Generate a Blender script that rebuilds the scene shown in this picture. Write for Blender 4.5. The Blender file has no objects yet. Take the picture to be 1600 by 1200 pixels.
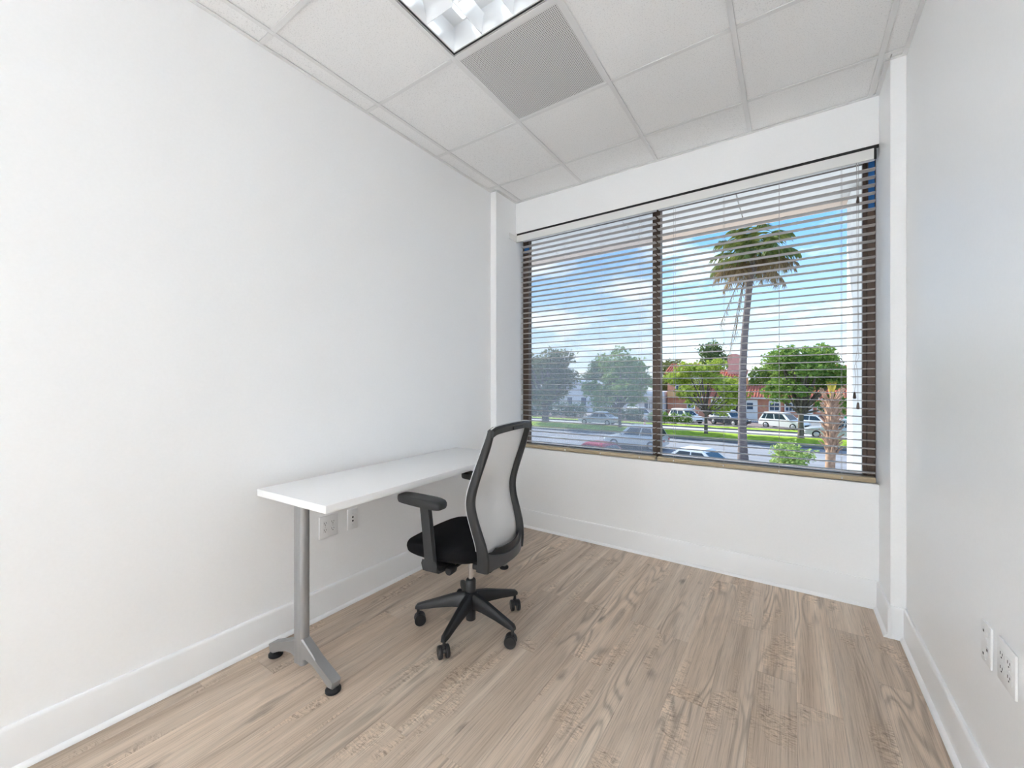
import bpy, bmesh, math, random
from mathutils import Vector, Matrix, noise
R = math.radians
random.seed(7)
sc = bpy.context.scene
COL = sc.collection

# ------------------------------------------------------------------ camera, world, sun, exposure
cam_d = bpy.data.cameras.new('camera')
cam_d.sensor_width = 36.0
cam_d.lens = 637.0 / 1600.0 * 36.0
cam_d.clip_start = 0.05
cam_d.clip_end = 500
cam = bpy.data.objects.new('camera', cam_d)
COL.objects.link(cam)
cam.location = (0, 0, 1.31)
cam.rotation_euler = (R(90), 0, R(34.3))
sc.camera = cam

SKY_STRENGTH = 0.66
SUN_STRENGTH = 3.9
FILL_LAMP_STRENGTH = 17.5       # fill lamps added in the unseen rear of the room
LAMP_DIMMED = 1.7          # the recessed light in view burns low
EXPOSURE = 1.25
sc.view_settings.view_transform = 'Standard'
sc.view_settings.look = 'None'
sc.view_settings.gamma = 1.0
sc.view_settings.use_curve_mapping = False
sc.view_settings.exposure = EXPOSURE
sc.cycles.use_denoising = True
sc.cycles.max_bounces = 14
sc.cycles.diffuse_bounces = 9
sc.cycles.transparent_max_bounces = 24
sc.cycles.caustics_reflective = False
sc.cycles.caustics_refractive = False

w = bpy.data.worlds.new('sky')
sc.world = w
w.use_nodes = True
nt = w.node_tree
nt.nodes.clear()
def N(tree, typ, **kw):
    n = tree.nodes.new(typ)
    for k, v in kw.items():
        setattr(n, k, v)
    return n
def ramp(tree, fac, stops, interp='LINEAR'):
    r = N(tree, 'ShaderNodeValToRGB')
    r.color_ramp.interpolation = interp
    e = r.color_ramp.elements
    while len(e) < len(stops):
        e.new(0.5)
    for el, (p, c) in zip(e, stops):
        el.position = p
        el.color = (c[0], c[1], c[2], 1) if len(c) == 3 else c
    tree.links.new(fac, r.inputs[0])
    return r.outputs[0]
def g3(v):
    return (v, v, v)
tc = N(nt, 'ShaderNodeTexCoord')
sep = N(nt, 'ShaderNodeSeparateXYZ')
nt.links.new(tc.outputs['Generated'], sep.inputs[0])
grad = ramp(nt, sep.outputs['Z'], [(0.0, (0.80, 0.88, 0.95)), (0.13, (0.52, 0.74, 0.96)), (0.33, (0.17, 0.45, 0.90)), (1.0, (0.08, 0.28, 0.72))])
# cumulus: noise looked up on a flat cloud deck (direction divided by height)
addz = N(nt, 'ShaderNodeMath', operation='ADD'); addz.inputs[1].default_value = 0.16
nt.links.new(sep.outputs['Z'], addz.inputs[0])
dv = N(nt, 'ShaderNodeVectorMath', operation='DIVIDE')
cmb = N(nt, 'ShaderNodeCombineXYZ')
for i in range(3):
    nt.links.new(addz.outputs[0], cmb.inputs[i])
nt.links.new(tc.outputs['Generated'], dv.inputs[0]); nt.links.new(cmb.outputs[0], dv.inputs[1])
mp = N(nt, 'ShaderNodeMapping'); mp.inputs['Scale'].default_value = (1.1, 1.0, 1.6); mp.inputs['Location'].default_value = (3.1, 1.7, 0.4)
nt.links.new(dv.outputs[0], mp.inputs[0])
nz = N(nt, 'ShaderNodeTexNoise'); nz.inputs['Scale'].default_value = 1.9; nz.inputs['Detail'].default_value = 8; nz.inputs['Roughness'].default_value = 0.58
nt.links.new(mp.outputs[0], nz.inputs['Vector'])
cm = ramp(nt, nz.outputs['Fac'], [(0.0, g3(0)), (0.47, g3(0)), (0.62, g3(0.92)), (1.0, g3(1))])
mixc = N(nt, 'ShaderNodeMix', data_type='RGBA')
nt.links.new(cm, mixc.inputs['Factor']); nt.links.new(grad, mixc.inputs['A']); mixc.inputs['B'].default_value = (0.97, 0.98, 1.0, 1)
bg = N(nt, 'ShaderNodeBackground'); bg.inputs['Strength'].default_value = SKY_STRENGTH
nt.links.new(mixc.outputs['Result'], bg.inputs['Color'])
wo = N(nt, 'ShaderNodeOutputWorld'); nt.links.new(bg.outputs[0], wo.inputs[0])

sun_d = bpy.data.lights.new('sun', 'SUN')
sun_d.energy = SUN_STRENGTH
sun_d.angle = R(0.6)
sun_d.color = (1.0, 0.95, 0.86)
sun = bpy.data.objects.new('sun', sun_d)
COL.objects.link(sun)
sun.rotation_euler = Vector((0.80, -0.30, -0.55)).to_track_quat('-Z', 'Y').to_euler()

# ------------------------------------------------------------------ helpers
class MB:
    """collects shapes, then links them as one mesh object"""
    def __init__(s):
        s.bm = bmesh.new()
    def box(s, x0, x1, y0, y1, z0, z1, bevel=0.0, seg=2, mat=None):
        bm = s.bm
        cs = [(x0, y0, z0), (x1, y0, z0), (x1, y1, z0), (x0, y1, z0), (x0, y0, z1), (x1, y0, z1), (x1, y1, z1), (x0, y1, z1)]
        vs = [bm.verts.new(Vector(c) if mat is None else mat @ Vector(c)) for c in cs]
        fs = [bm.faces.new([vs[i] for i in f]) for f in ((0, 3, 2, 1), (4, 5, 6, 7), (0, 1, 5, 4), (1, 2, 6, 5), (2, 3, 7, 6), (3, 0, 4, 7))]
        if bevel > 0:
            es = list({e for f in fs for e in f.edges})
            bmesh.ops.bevel(bm, geom=es, offset=bevel, segments=seg, profile=0.5, affect='EDGES')
        return s
    def quad(s, *pts):
        s.bm.faces.new([s.bm.verts.new(p) for p in pts]); return s
    def rings(s, rings, cap=True, close=True):
        bm = s.bm
        vr = [[bm.verts.new(p) for p in r] for r in rings]
        n = len(vr[0])
        for a, b in zip(vr[:-1], vr[1:]):
            for i in range(n if close else n - 1):
                j = (i + 1) % n
                bm.faces.new([a[i], a[j], b[j], b[i]])
        if cap:
            bm.faces.new(list(reversed(vr[0]))); bm.faces.new(vr[-1])
        return s
    def tube(s, pts, rad, n=8, cap=True):
        pts = [Vector(p) for p in pts]
        if not isinstance(rad, (list, tuple)):
            rad = [rad] * len(pts)
        rings = []
        up = None
        for i, p in enumerate(pts):
            d = (pts[min(i + 1, len(pts) - 1)] - pts[max(i - 1, 0)]).normalized()
            if up is None:
                up = Vector((0, 0, 1)) if abs(d.z) < 0.9 else Vector((1, 0, 0))
            a = d.cross(up).normalized(); b = a.cross(d).normalized(); up = b
            rings.append([p + (a * math.cos(2 * math.pi * k / n) + b * math.sin(2 * math.pi * k / n)) * rad[i] for k in range(n)])
        return s.rings(rings, cap)
    def lathe(s, prof, n=20, center=(0, 0, 0), axis='z'):
        cx, cy, cz = center
        rings = []
        for r, h in prof:
            ring = []
            for k in range(n):
                a = 2 * math.pi * k / n
                if axis == 'z': ring.append((cx + r * math.cos(a), cy + r * math.sin(a), cz + h))
                elif axis == 'y': ring.append((cx + r * math.sin(a), cy + h, cz + r * math.cos(a)))
                else: ring.append((cx + h, cy + r * math.cos(a), cz + r * math.sin(a)))
            rings.append(ring)
        return s.rings(rings)
    def prism(s, poly, a0, a1, axis='y'):
        def P(p, a):
            if axis == 'y': return (p[0], a, p[1])
            if axis == 'x': return (a, p[0], p[1])
            return (p[0], p[1], a)
        return s.rings([[P(p, a0) for p in poly], [P(p, a1) for p in poly]])
    def xf(s, m):
        bmesh.ops.transform(s.bm, matrix=m, verts=s.bm.verts); return s
    def mesh(s, name, smooth=False, ang=35):
        bmesh.ops.recalc_face_normals(s.bm, faces=s.bm.faces)
        me = bpy.data.meshes.new(name)
        s.bm.to_mesh(me); s.bm.free()
        if smooth:
            for p in me.polygons: p.use_smooth = True
            try: me.set_sharp_from_angle(angle=R(ang))
            except Exception: pass
        return me
    def build(s, name, mat, parent=None, smooth=False, ang=35):
        return link(name, s.mesh(name, smooth, ang), mat, parent)
def link(name, me, mat=None, parent=None):
    o = bpy.data.objects.new(name, me)
    COL.objects.link(o)
    if mat is not None and not me.materials:
        me.materials.append(mat)
    if parent is not None:
        o.parent = parent
    return o
def empty(name, loc=(0, 0, 0), rz=0.0):
    o = bpy.data.objects.new(name, None)
    o.empty_display_size = 0.1
    COL.objects.link(o); o.location = loc; o.rotation_euler = (0, 0, rz)
    return o
def tag(o, label=None, cat=None, group=None, kind=None):
    if label: o['label'] = label
    if cat: o['category'] = cat
    if group: o['group'] = group
    if kind: o['kind'] = kind
    return o
def struct(o, label=None):
    o['kind'] = 'structure'
    if label: o['label'] = label
    return o
def copy_tree(o, parent=None):
    c = o.copy(); COL.objects.link(c); c.parent = parent
    for ch in list(o.children):
        copy_tree(ch, c)
    return c

# ------------------------------------------------------------------ materials
def mat(name, col, rough=0.5, metal=0.0, spec=0.5, **kw):
    m = bpy.data.materials.new(name); m.use_nodes = True
    b = m.node_tree.nodes['Principled BSDF']
    b.inputs['Base Color'].default_value = (*col, 1)
    b.inputs['Roughness'].default_value = rough
    b.inputs['Metallic'].default_value = metal
    b.inputs['Specular IOR Level'].default_value = spec
    for k, v in kw.items():
        b.inputs[k].default_value = v
    return m
def bsdf(m):
    return m.node_tree.nodes['Principled BSDF']
def coords(m, scale=(1, 1, 1), src='Object'):
    t = m.node_tree
    c = N(t, 'ShaderNodeTexCoord'); p = N(t, 'ShaderNodeMapping')
    p.inputs['Scale'].default_value = scale
    t.links.new(c.outputs[src], p.inputs[0])
    return p.outputs[0]
def add_noise(m, scale, amount, bump=0.0, detail=4, cscale=(1, 1, 1)):
    """slight tone variation and relief"""
    t = m.node_tree; b = bsdf(m)
    v = coords(m, cscale)
    n = N(t, 'ShaderNodeTexNoise'); n.inputs['Scale'].default_value = scale; n.inputs['Detail'].default_value = detail
    t.links.new(v, n.inputs['Vector'])
    c = b.inputs['Base Color'].default_value[:3]
    lo = [max(0, k * (1 - amount)) for k in c]; hi = [min(1, k * (1 + amount)) for k in c]
    t.links.new(ramp(t, n.outputs['Fac'], [(0.3, lo), (0.7, hi)]), b.inputs['Base Color'])
    if bump:
        bp = N(t, 'ShaderNodeBump'); bp.inputs['Strength'].default_value = bump; bp.inputs['Distance'].default_value = 0.002
        t.links.new(n.outputs['Fac'], bp.inputs['Height']); t.links.new(bp.outputs[0], b.inputs['Normal'])
    return m

M = {}
M['wall'] = mat('wall_paint', (0.92, 0.925, 0.93), 0.36, spec=0.4)
add_noise(M['wall'], 90, 0.008, 0.10, 3)
M['trim'] = mat('trim_paint', (0.88, 0.885, 0.89), 0.3)
M['tee'] = mat('tee_paint', (0.80, 0.80, 0.80), 0.45)
M['gap_shadow_paint'] = mat('gap_shadow_paint', (0.02, 0.02, 0.02), 0.8)  # black that stands in for shade in the slits round the valance

# ceiling tile: mineral fibre with pin holes
m = mat('ceiling_tile', (0.86, 0.86, 0.86), 0.9, spec=0.1); t = m.node_tree; b = bsdf(m)
v = coords(m)
oi = N(t, 'ShaderNodeObjectInfo')
va = N(t, 'ShaderNodeVectorMath', operation='ADD'); t.links.new(v, va.inputs[0])
sc10 = N(t, 'ShaderNodeMath', operation='MULTIPLY'); sc10.inputs[1].default_value = 37.0
t.links.new(oi.outputs['Random'], sc10.inputs[0]); t.links.new(sc10.outputs[0], va.inputs[1])
n1 = N(t, 'ShaderNodeTexNoise'); n1.inputs['Scale'].default_value = 170; n1.inputs['Detail'].default_value = 2
n2 = N(t, 'ShaderNodeTexVoronoi'); n2.inputs['Scale'].default_value = 95
t.links.new(va.outputs[0], n1.inputs['Vector']); t.links.new(va.outputs[0], n2.inputs['Vector'])
c1 = ramp(t, n1.outputs['Fac'], [(0.30, g3(0.76)), (0.44, g3(0.91)), (1.0, g3(0.92))])
c2 = ramp(t, n2.outputs['Distance'], [(0.0, g3(0.78)), (0.16, g3(1.0)), (1, g3(1.0))])
mx = N(t, 'ShaderNodeMix', data_type='RGBA', blend_type='MULTIPLY'); mx.inputs['Factor'].default_value = 1.0
t.links.new(c1, mx.inputs['A']); t.links.new(c2, mx.inputs['B']); t.links.new(mx.outputs['Result'], b.inputs['Base Color'])
bp = N(t, 'ShaderNodeBump'); bp.inputs['Strength'].default_value = 0.25; bp.inputs['Distance'].default_value = 0.002
t.links.new(n1.outputs['Fac'], bp.inputs['Height']); t.links.new(bp.outputs[0], b.inputs['Normal'])
M['tile'] = m

# wood planks: streaky grain, cathedral figure, knots and wavy burl patches, offset per plank
m = mat('oak_plank', (0.45, 0.34, 0.25), 0.42, spec=0.35); t = m.node_tree; b = bsdf(m)
tco = N(t, 'ShaderNodeTexCoord'); oi = N(t, 'ShaderNodeObjectInfo')
off = N(t, 'ShaderNodeVectorMath', operation='SCALE'); off.inputs[0].default_value = (17.3, 61.7, 9.1)
t.links.new(oi.outputs['Random'], off.inputs['Scale'])
ad = N(t, 'ShaderNodeVectorMath', operation='ADD'); t.links.new(tco.outputs['Object'], ad.inputs[0]); t.links.new(off.outputs[0], ad.inputs[1])
def scaled(sx, sy):
    p = N(t, 'ShaderNodeMapping'); p.inputs['Scale'].default_value = (sx, sy, 1); t.links.new(ad.outputs[0], p.inputs[0]); return p.outputs[0]
def nse(vec, detail=4, rough=0.55, dist=0.0):
    q = N(t, 'ShaderNodeTexNoise'); q.inputs['Scale'].default_value = 1.0; q.inputs['Detail'].default_value = detail
    q.inputs['Roughness'].default_value = rough; q.inputs['Distortion'].default_value = dist
    t.links.new(vec, q.inputs['Vector']); return q.outputs['Fac']
def mixrgb(fac, a, bb, mode='MIX'):
    q = N(t, 'ShaderNodeMix', data_type='RGBA', blend_type=mode)
    if isinstance(fac, float): q.inputs['Factor'].default_value = fac
    else: t.links.new(fac, q.inputs['Factor'])
    for k, vv in (('A', a), ('B', bb)):
        if isinstance(vv, tuple): q.inputs[k].default_value = (*vv, 1)
        else: t.links.new(vv, q.inputs[k])
    return q.outputs['Result']
def math_(op, a, bb):
    q = N(t, 'ShaderNodeMath', operation=op)
    for i, vv in enumerate((a, bb)):
        if isinstance(vv, (int, float)): q.inputs[i].default_value = vv
        else: t.links.new(vv, q.inputs[i])
    return q.outputs[0]
strip = nse(scaled(17, 0.55), 1)
base = ramp(t, strip, [(0.28, (0.49, 0.388, 0.302)), (0.46, (0.60, 0.490, 0.392)), (0.56, (0.63, 0.518, 0.420)), (0.74, (0.73, 0.625, 0.515))])
tone = ramp(t, oi.outputs['Random'], [(0.0, (0.86, 0.85, 0.84)), (0.35, (1.0, 0.985, 0.97)), (0.7, (1.05, 1.02, 0.99)), (1.0, (0.95, 0.955, 0.965))])
base = mixrgb(1.0, base, tone, 'MULTIPLY')
fine = nse(scaled(240, 5.0), 5, 0.65)
base = mixrgb(1.0, base, ramp(t, fine, [(0.30, g3(0.70)), (0.50, g3(1.0)), (0.70, g3(1.14))]), 'MULTIPLY')
# cathedral figure
low = nse(scaled(5.5, 0.75), 2, 0.5)
ph = math_('MULTIPLY', low, 95.0)
sn = math_('SINE', ph, 0.0)
cath = ramp(t, math_('ADD', math_('MULTIPLY', sn, 0.5), 0.5), [(0.0, g3(0.66)), (0.35, g3(0.95)), (1.0, g3(1.08))])
cmask = ramp(t, nse(scaled(3.4, 0.62), 2), [(0.48, g3(0)), (0.60, g3(0.9))])
base = mixrgb(cmask, base, mixrgb(1.0, base, cath, 'MULTIPLY'))
# wavy burl patches
wav = nse(scaled(26, 75), 4, 0.6, 1.6)
bur = ramp(t, wav, [(0.33, (0.48, 0.44, 0.42)), (0.46, (0.90, 0.88, 0.86)), (0.60, (1.20, 1.18, 1.15))])
bmask = ramp(t, nse(scaled(7.0, 2.1), 2), [(0.565, g3(0)), (0.635, g3(0.9))])
base = mixrgb(bmask, base, mixrgb(1.0, base, bur, 'MULTIPLY'))
# knots
vo = N(t, 'ShaderNodeTexVoronoi'); vo.inputs['Scale'].default_value = 1.0; vo.inputs['Randomness'].default_value = 1.0
wv = N(t, 'ShaderNodeVectorMath', operation='ADD'); t.links.new(scaled(6.5, 2.4), wv.inputs[0])
wn = N(t, 'ShaderNodeTexNoise'); wn.inputs['Scale'].default_value = 1.0; wn.inputs['Detail'].default_value = 3; t.links.new(scaled(30, 16), wn.inputs['Vector'])
wsc = N(t, 'ShaderNodeVectorMath', operation='SCALE'); wsc.inputs['Scale'].default_value = 0.22; t.links.new(wn.outputs['Color'], wsc.inputs[0])
t.links.new(wsc.outputs[0], wv.inputs[1]); t.links.new(wv.outputs[0], vo.inputs['Vector'])
kn = ramp(t, vo.outputs['Distance'], [(0.0, g3(0.42)), (0.075, g3(0.70)), (0.16, g3(1.0)), (1.0, g3(1.0))])
csep = N(t, 'ShaderNodeSeparateColor'); t.links.new(vo.outputs['Color'], csep.inputs[0])
kmask = ramp(t, csep.outputs[0], [(0.60, g3(0)), (0.64, g3(1))])
base = mixrgb(kmask, base, mixrgb(1.0, base, kn, 'MULTIPLY'))
t.links.new(base, b.inputs['Base Color'])
bp = N(t, 'ShaderNodeBump'); bp.inputs['Strength'].default_value = 0.12; bp.inputs['Distance'].default_value = 0.001
t.links.new(fine, bp.inputs['Height']); t.links.new(bp.outputs[0], b.inputs['Normal'])
M['plank'] = m
M['subfloor'] = mat('subfloor', (0.10, 0.075, 0.055), 0.9)

M['white_plastic'] = mat('white_plastic', (0.84, 0.84, 0.84), 0.32)
M['slot'] = mat('slot_black', (0.015, 0.015, 0.015), 0.6)
M['screw'] = mat('screw_metal', (0.7, 0.7, 0.7), 0.35, 0.9)
M['laminate'] = add_noise(mat('white_laminate', (0.88, 0.88, 0.885), 0.38), 400, 0.01)
M['laminate_edge'] = mat('laminate_edge', (0.84, 0.84, 0.845), 0.4)
M['alu'] = mat('silver_powder_coat', (0.36, 0.365, 0.37), 0.40, 0.55)
M['black_plastic'] = add_noise(mat('black_plastic', (0.012, 0.0125, 0.0145), 0.45), 300, 0.15, 0.05)
M['grey_plastic'] = add_noise(mat('charcoal_plastic', (0.022, 0.023, 0.0245), 0.5), 300, 0.12, 0.06)
M['yoke'] = add_noise(mat('dark_grey_plastic', (0.060, 0.062, 0.067), 0.42), 300, 0.1, 0.05)
M['pad'] = add_noise(mat('soft_arm_pad', (0.024, 0.024, 0.025), 0.5), 250, 0.12, 0.1)
M['fabric'] = add_noise(mat('black_fabric', (0.008, 0.008, 0.009), 0.95, spec=0.15), 900, 0.4, 0.5)
M['chrome'] = mat('chrome', (0.75, 0.75, 0.76), 0.15, 1.0)
M['wheel'] = mat('caster_rubber', (0.018, 0.018, 0.019), 0.4)
M['piping'] = mat('light_piping', (0.62, 0.63, 0.64), 0.5)
# mesh backrest: fine weave, light passes between the threads
m = mat('chair_mesh', (0.80, 0.80, 0.80), 0.7, spec=0.2); t = m.node_tree; b = bsdf(m)
tr = N(t, 'ShaderNodeBsdfTransparent'); ms = N(t, 'ShaderNodeMixShader')
wv2 = N(t, 'ShaderNodeTexWave'); wv2.inputs['Scale'].default_value = 110; wv2.bands_direction = 'Z'; wv2.wave_profile = 'SIN'
t.links.new(coords(m), wv2.inputs['Vector'])
t.links.new(ramp(t, wv2.outputs['Fac'], [(0.0, g3(0.62)), (1.0, g3(0.90))]), ms.inputs[0])
t.links.new(tr.outputs[0], ms.inputs[1]); t.links.new(b.outputs[0], ms.inputs[2])
t.links.new(ms.outputs[0], t.nodes['Material Output'].inputs[0])
M['mesh'] = m

M['slat'] = mat('blind_slat', (0.47, 0.435, 0.41), 0.5)
M['rail'] = add_noise(mat('tan_rail', (0.46, 0.375, 0.25), 0.5), 60, 0.06, 0, 3, (1, 8, 8))
M['valance'] = mat('valance_white', (0.80, 0.80, 0.785), 0.4)
M['cord'] = mat('blind_cord', (0.42, 0.39, 0.37), 0.8)
M['tassel'] = mat('tassel_brown', (0.10, 0.075, 0.06), 0.5)
M['bronze'] = add_noise(mat('bronze_anodised', (0.085, 0.055, 0.040), 0.42, 0.35), 40, 0.15)
M['tape'] = mat('blue_tape', (0.012, 0.12, 0.36), 0.7)
# clear glass: straight-through with a faint reflection
def glass(name, tint, refl):
    m = bpy.data.materials.new(name); m.use_nodes = True; t = m.node_tree; t.nodes.clear()
    tr = N(t, 'ShaderNodeBsdfTransparent'); tr.inputs[0].default_value = (*tint, 1)
    gl = N(t, 'ShaderNodeBsdfGlossy'); gl.inputs['Roughness'].default_value = 0.02; gl.inputs[0].default_value = (1, 1, 1, 1)
    mi = N(t, 'ShaderNodeMixShader'); mi.inputs[0].default_value = refl
    o = N(t, 'ShaderNodeOutputMaterial')
    t.links.new(tr.outputs[0], mi.inputs[1]); t.links.new(gl.outputs[0], mi.inputs[2]); t.links.new(mi.outputs[0], o.inputs[0])
    return m
M['pane'] = glass('window_glass', (0.97, 0.985, 0.985), 0.002)
m = bpy.data.materials.new('insect_screen'); m.use_nodes = True; t = m.node_tree; t.nodes.clear()
tr = N(t, 'ShaderNodeBsdfTransparent'); tr.inputs[0].default_value = (1, 1, 1, 1)
df = N(t, 'ShaderNodeBsdfDiffuse'); df.inputs[0].default_value = (0.62, 0.68, 0.78, 1)
tl = N(t, 'ShaderNodeBsdfTranslucent'); tl.inputs[0].default_value = (0.60, 0.66, 0.78, 1)
ms = N(t, 'ShaderNodeMixShader'); ms.inputs[0].default_value = 0.5
mi = N(t, 'ShaderNodeMixShader'); mi.inputs[0].default_value = 0.22
o = N(t, 'ShaderNodeOutputMaterial')
t.links.new(df.outputs[0], ms.inputs[1]); t.links.new(tl.outputs[0], ms.inputs[2])
t.links.new(tr.outputs[0], mi.inputs[1]); t.links.new(ms.outputs[0], mi.inputs[2]); t.links.new(mi.outputs[0], o.inputs[0])
M['screen'] = m

# perforated return-air panel: round holes on a fine grid
m = mat('perforated_panel', (0.55, 0.55, 0.55), 0.5); t = m.node_tree; b = bsdf(m)
v = coords(m, (115, 115, 115))
fr = N(t, 'ShaderNodeVectorMath', operation='FRACTION'); t.links.new(v, fr.inputs[0])
sb = N(t, 'ShaderNodeVectorMath', operation='SUBTRACT'); sb.inputs[1].default_value = (0.5, 0.5, 0.5); t.links.new(fr.outputs[0], sb.inputs[0])
ml = N(t, 'ShaderNodeVectorMath', operation='MULTIPLY'); ml.inputs[1].default_value = (1, 1, 0); t.links.new(sb.outputs[0], ml.inputs[0])
ln = N(t, 'ShaderNodeVectorMath', operation='LENGTH'); t.links.new(ml.outputs[0], ln.inputs[0])
t.links.new(ramp(t, ln.outputs['Value'], [(0.0, g3(0.10)), (0.27, g3(0.12)), (0.33, g3(0.74)), (1, g3(0.74))]), b.inputs['Base Color'])
M['perf'] = m
M['louver'] = mat('louver_white', (0.88, 0.88, 0.88), 0.22, 0.25)
M['fixture_frame'] = mat('fixture_black_reveal', (0.03, 0.03, 0.03), 0.6)
def lamp_mat(name, strength):
    m = bpy.data.materials.new(name); m.use_nodes = True; t = m.node_tree; t.nodes.clear()
    em = N(t, 'ShaderNodeEmission'); em.inputs[0].default_value = (0.83, 0.92, 1.0, 1); em.inputs[1].default_value = strength
    o = N(t, 'ShaderNodeOutputMaterial'); t.links.new(em.outputs[0], o.inputs[0])
    return m
M['lamp'] = lamp_mat('lamp_tube', FILL_LAMP_STRENGTH)  # glow of the fill lamps added behind the camera
M['lamp_dim'] = lamp_mat('lamp_tube_dimmed', LAMP_DIMMED)

# ------------------------------------------------------------------ room shell
XL, XR, YB, YR, ZC = -2.18, 0.493, 3.169, -5.00, 2.993
BX0, BX1, YC = -2.118, 0.430, 2.860        # window bay between the two corner piers
OZ0, OZ1 = 0.722, 2.711                    # window opening
YE = 3.42                                   # outer face of the wall

floor = struct(MB().box(XL - 0.1, XR + 0.1, YR - 0.1, YE, -0.12, -0.008).build('floor', M['subfloor']))
PW = 0.15
row_x = []
x = 0.322 - PW * 17
k = 0
while x < XR:
    row_x.append(x); x += PW
PL = 1.22
full_mesh = {}
def plank_mesh(wd, ln):
    key = (round(wd, 3), round(ln, 3))
    if key not in full_mesh:
        mb = MB().box(0, wd - 0.0004, 0, ln - 0.0006, -0.008, 0.0, 0.0006, 1)
        full_mesh[key] = mb.mesh('plank')
        full_mesh[key].materials.append(M['plank'])
    return full_mesh[key]
for i, x0 in enumerate(row_x):
    xa, xb = max(x0, XL + 0.004), min(x0 + PW, XR - 0.004)
    if xb - xa < 0.01: continue
    y = YR - random.random() * PL
    while y < YB:
        ya, yb = max(y, YR), min(y + PL, YB)
        if yb - ya > 0.03:
            o = link('plank', plank_mesh(xb - xa, yb - ya), None, floor)
            o.location = (xa, ya, 0)
        y += PL

struct(MB().box(XL - 0.12, XL, YR - 0.1, YE, -0.12, ZC + 0.25).build('wall_left', M['wall']))
struct(MB().box(XR, XR + 0.12, YR - 0.1, YE, -0.12, ZC + 0.25).build('wall_right', M['wall']))
struct(MB().box(XL, XR, YR - 0.1, YR, -0.0, ZC + 0.25).build('wall_rear', M['wall']))
mb = MB()
mb.box(BX0, BX1, YB, YE, 0.0, OZ0, 0.003, 1)
mb.box(BX0, BX1, YB, YE, OZ1, ZC + 0.25, 0.003, 1)
struct(mb.build('wall_back', M['wall']))
struct(MB().box(XL, BX0, YC, YE, 0.0, ZC + 0.25, 0.004, 2).build('wall_pier_left', M['wall']))
struct(MB().box(BX1, XR, YC, YE, 0.0, ZC + 0.25, 0.004, 2).build('wall_pier_right', M['wall']))

# baseboards with shoe moulding
BH, BT = 0.160, 0.015
bprof = [(0, 0), (BT, 0), (BT, BH - 0.012), (BT - 0.003, BH - 0.004), (BT - 0.007, BH), (0, BH)]
sprof = [(BT, 0.001), (BT + 0.016, 0.001), (BT + 0.0145, 0.008), (BT + 0.010, 0.014), (BT + 0.0045, 0.0175), (BT, 0.019)]
def baseboard(name, side, a0, a1, pos, sg):
    """side 'x': runs along y at x=pos, grows by sg; side 'y': runs along x at y=pos"""
    P = lambda pr: [(pos + sg * p, z) for p, z in pr]
    ax = 'y' if side == 'x' else 'x'
    o = struct(MB().prism(P(bprof), a0, a1, ax).build(name, M['trim'], None, True, 25))
    MB().prism(P(sprof), a0, a1, ax).build('shoe_moulding', M['trim'], o, True, 40)
    return o
SH = BT + 0.016
baseboard('baseboard_left', 'x', YR, YC, XL, 1)
baseboard('baseboard_right', 'x', YR, YC, XR, -1)
baseboard('baseboard_back', 'y', BX0, BX1, YB, -1)
baseboard('baseboard_pier_left', 'x', YC - SH, YB, BX0, 1)
baseboard('baseboard_pier_right', 'x', YC - SH, YB, BX1, -1)
baseboard('baseboard_pier_front_left', 'y', XL, BX0, YC, -1)
baseboard('baseboard_pier_front_right', 'y', BX1, XR, YC, -1)

# ceiling: slab above, lay-in tiles and exposed tees as parts
ceiling = struct(MB().box(XL, XR, YR, YE, ZC + 0.24, ZC + 0.30).build('ceiling', M['wall']))
gx = [-2.053, -1.443, -0.833, -0.223, 0.387]
gy = [-4.524, -3.914, -3.304, -2.694, -2.084, -1.474, -0.864, -0.254, 0.356, 0.966, 1.579, 2.189, 2.799]
xs = [XL] + gx + [XR]
ys = [YR] + gy + [YB]
TW = 0.012
fix_cells = {(2, 9), (2, 10)}        # the two-by-four luminaire; (2, 11) is the grille
tile_cache = {}
for i in range(len(xs) - 1):
    for j in range(len(ys) - 1):
        if (i, j) in fix_cells or (i, j) == (2, 11): continue
        xa, xb, ya, yb = xs[i], xs[i + 1], ys[j], ys[j + 1]
        if j == len(ys) - 2:
            xa, xb = max(xa, BX0), min(xb, BX1)
        wx, wy = xb - xa - 0.004, yb - ya - 0.004
        if wx < 0.02: continue
        key = (round(wx, 3), round(wy, 3))
        if key not in tile_cache:
            me = MB().box(-wx / 2, wx / 2, -wy / 2, wy / 2, 0.007, 0.022).mesh('ceiling_tile')
            me.materials.append(M['tile']); tile_cache[key] = me
        o = link('ceiling_tile', tile_cache[key], None, ceiling)
        o.location = ((xa + xb) / 2, (ya + yb) / 2, ZC)
for xa, xb in ((XL, BX0), (BX1, XR)):          # slivers in front of the corner piers
    MB().box(xa + 0.002, xb - 0.002, gy[-1] + 0.004, YC - 0.002, ZC + 0.007, ZC + 0.022).build('ceiling_tile', M['tile'], ceiling)
def tee(x0, x1, y0, y1):
    MB().box(x0, x1, y0, y1, ZC, ZC + 0.0035, 0.0008, 1).build('grid_tee', M['tee'], ceiling)
for gxx in gx:
    yend = YB if BX0 < gxx < BX1 else YC
    tee(gxx - TW, gxx + TW, YR, yend)
for gyy in gy:
    for xa, xb in zip(xs[:-1], xs[1:]):
        a = xa + (TW if xa in gx else 0); c = xb - (TW if xb in gx else 0)
        tee(a, c, gyy - TW, gyy + TW)
def angle_trim(x0, x1, y0, y1):
    MB().box(x0, x1, y0, y1, ZC - 0.001, ZC + 0.0035, 0.0008, 1).build('wall_angle', M['tee'], ceiling)
angle_trim(XL, XL + 0.02, YR, YC); angle_trim(XR - 0.02, XR, YR, YC)
angle_trim(BX0, BX0 + 0.02, YC, YB); angle_trim(BX1 - 0.02, BX1, YC, YB)
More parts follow.
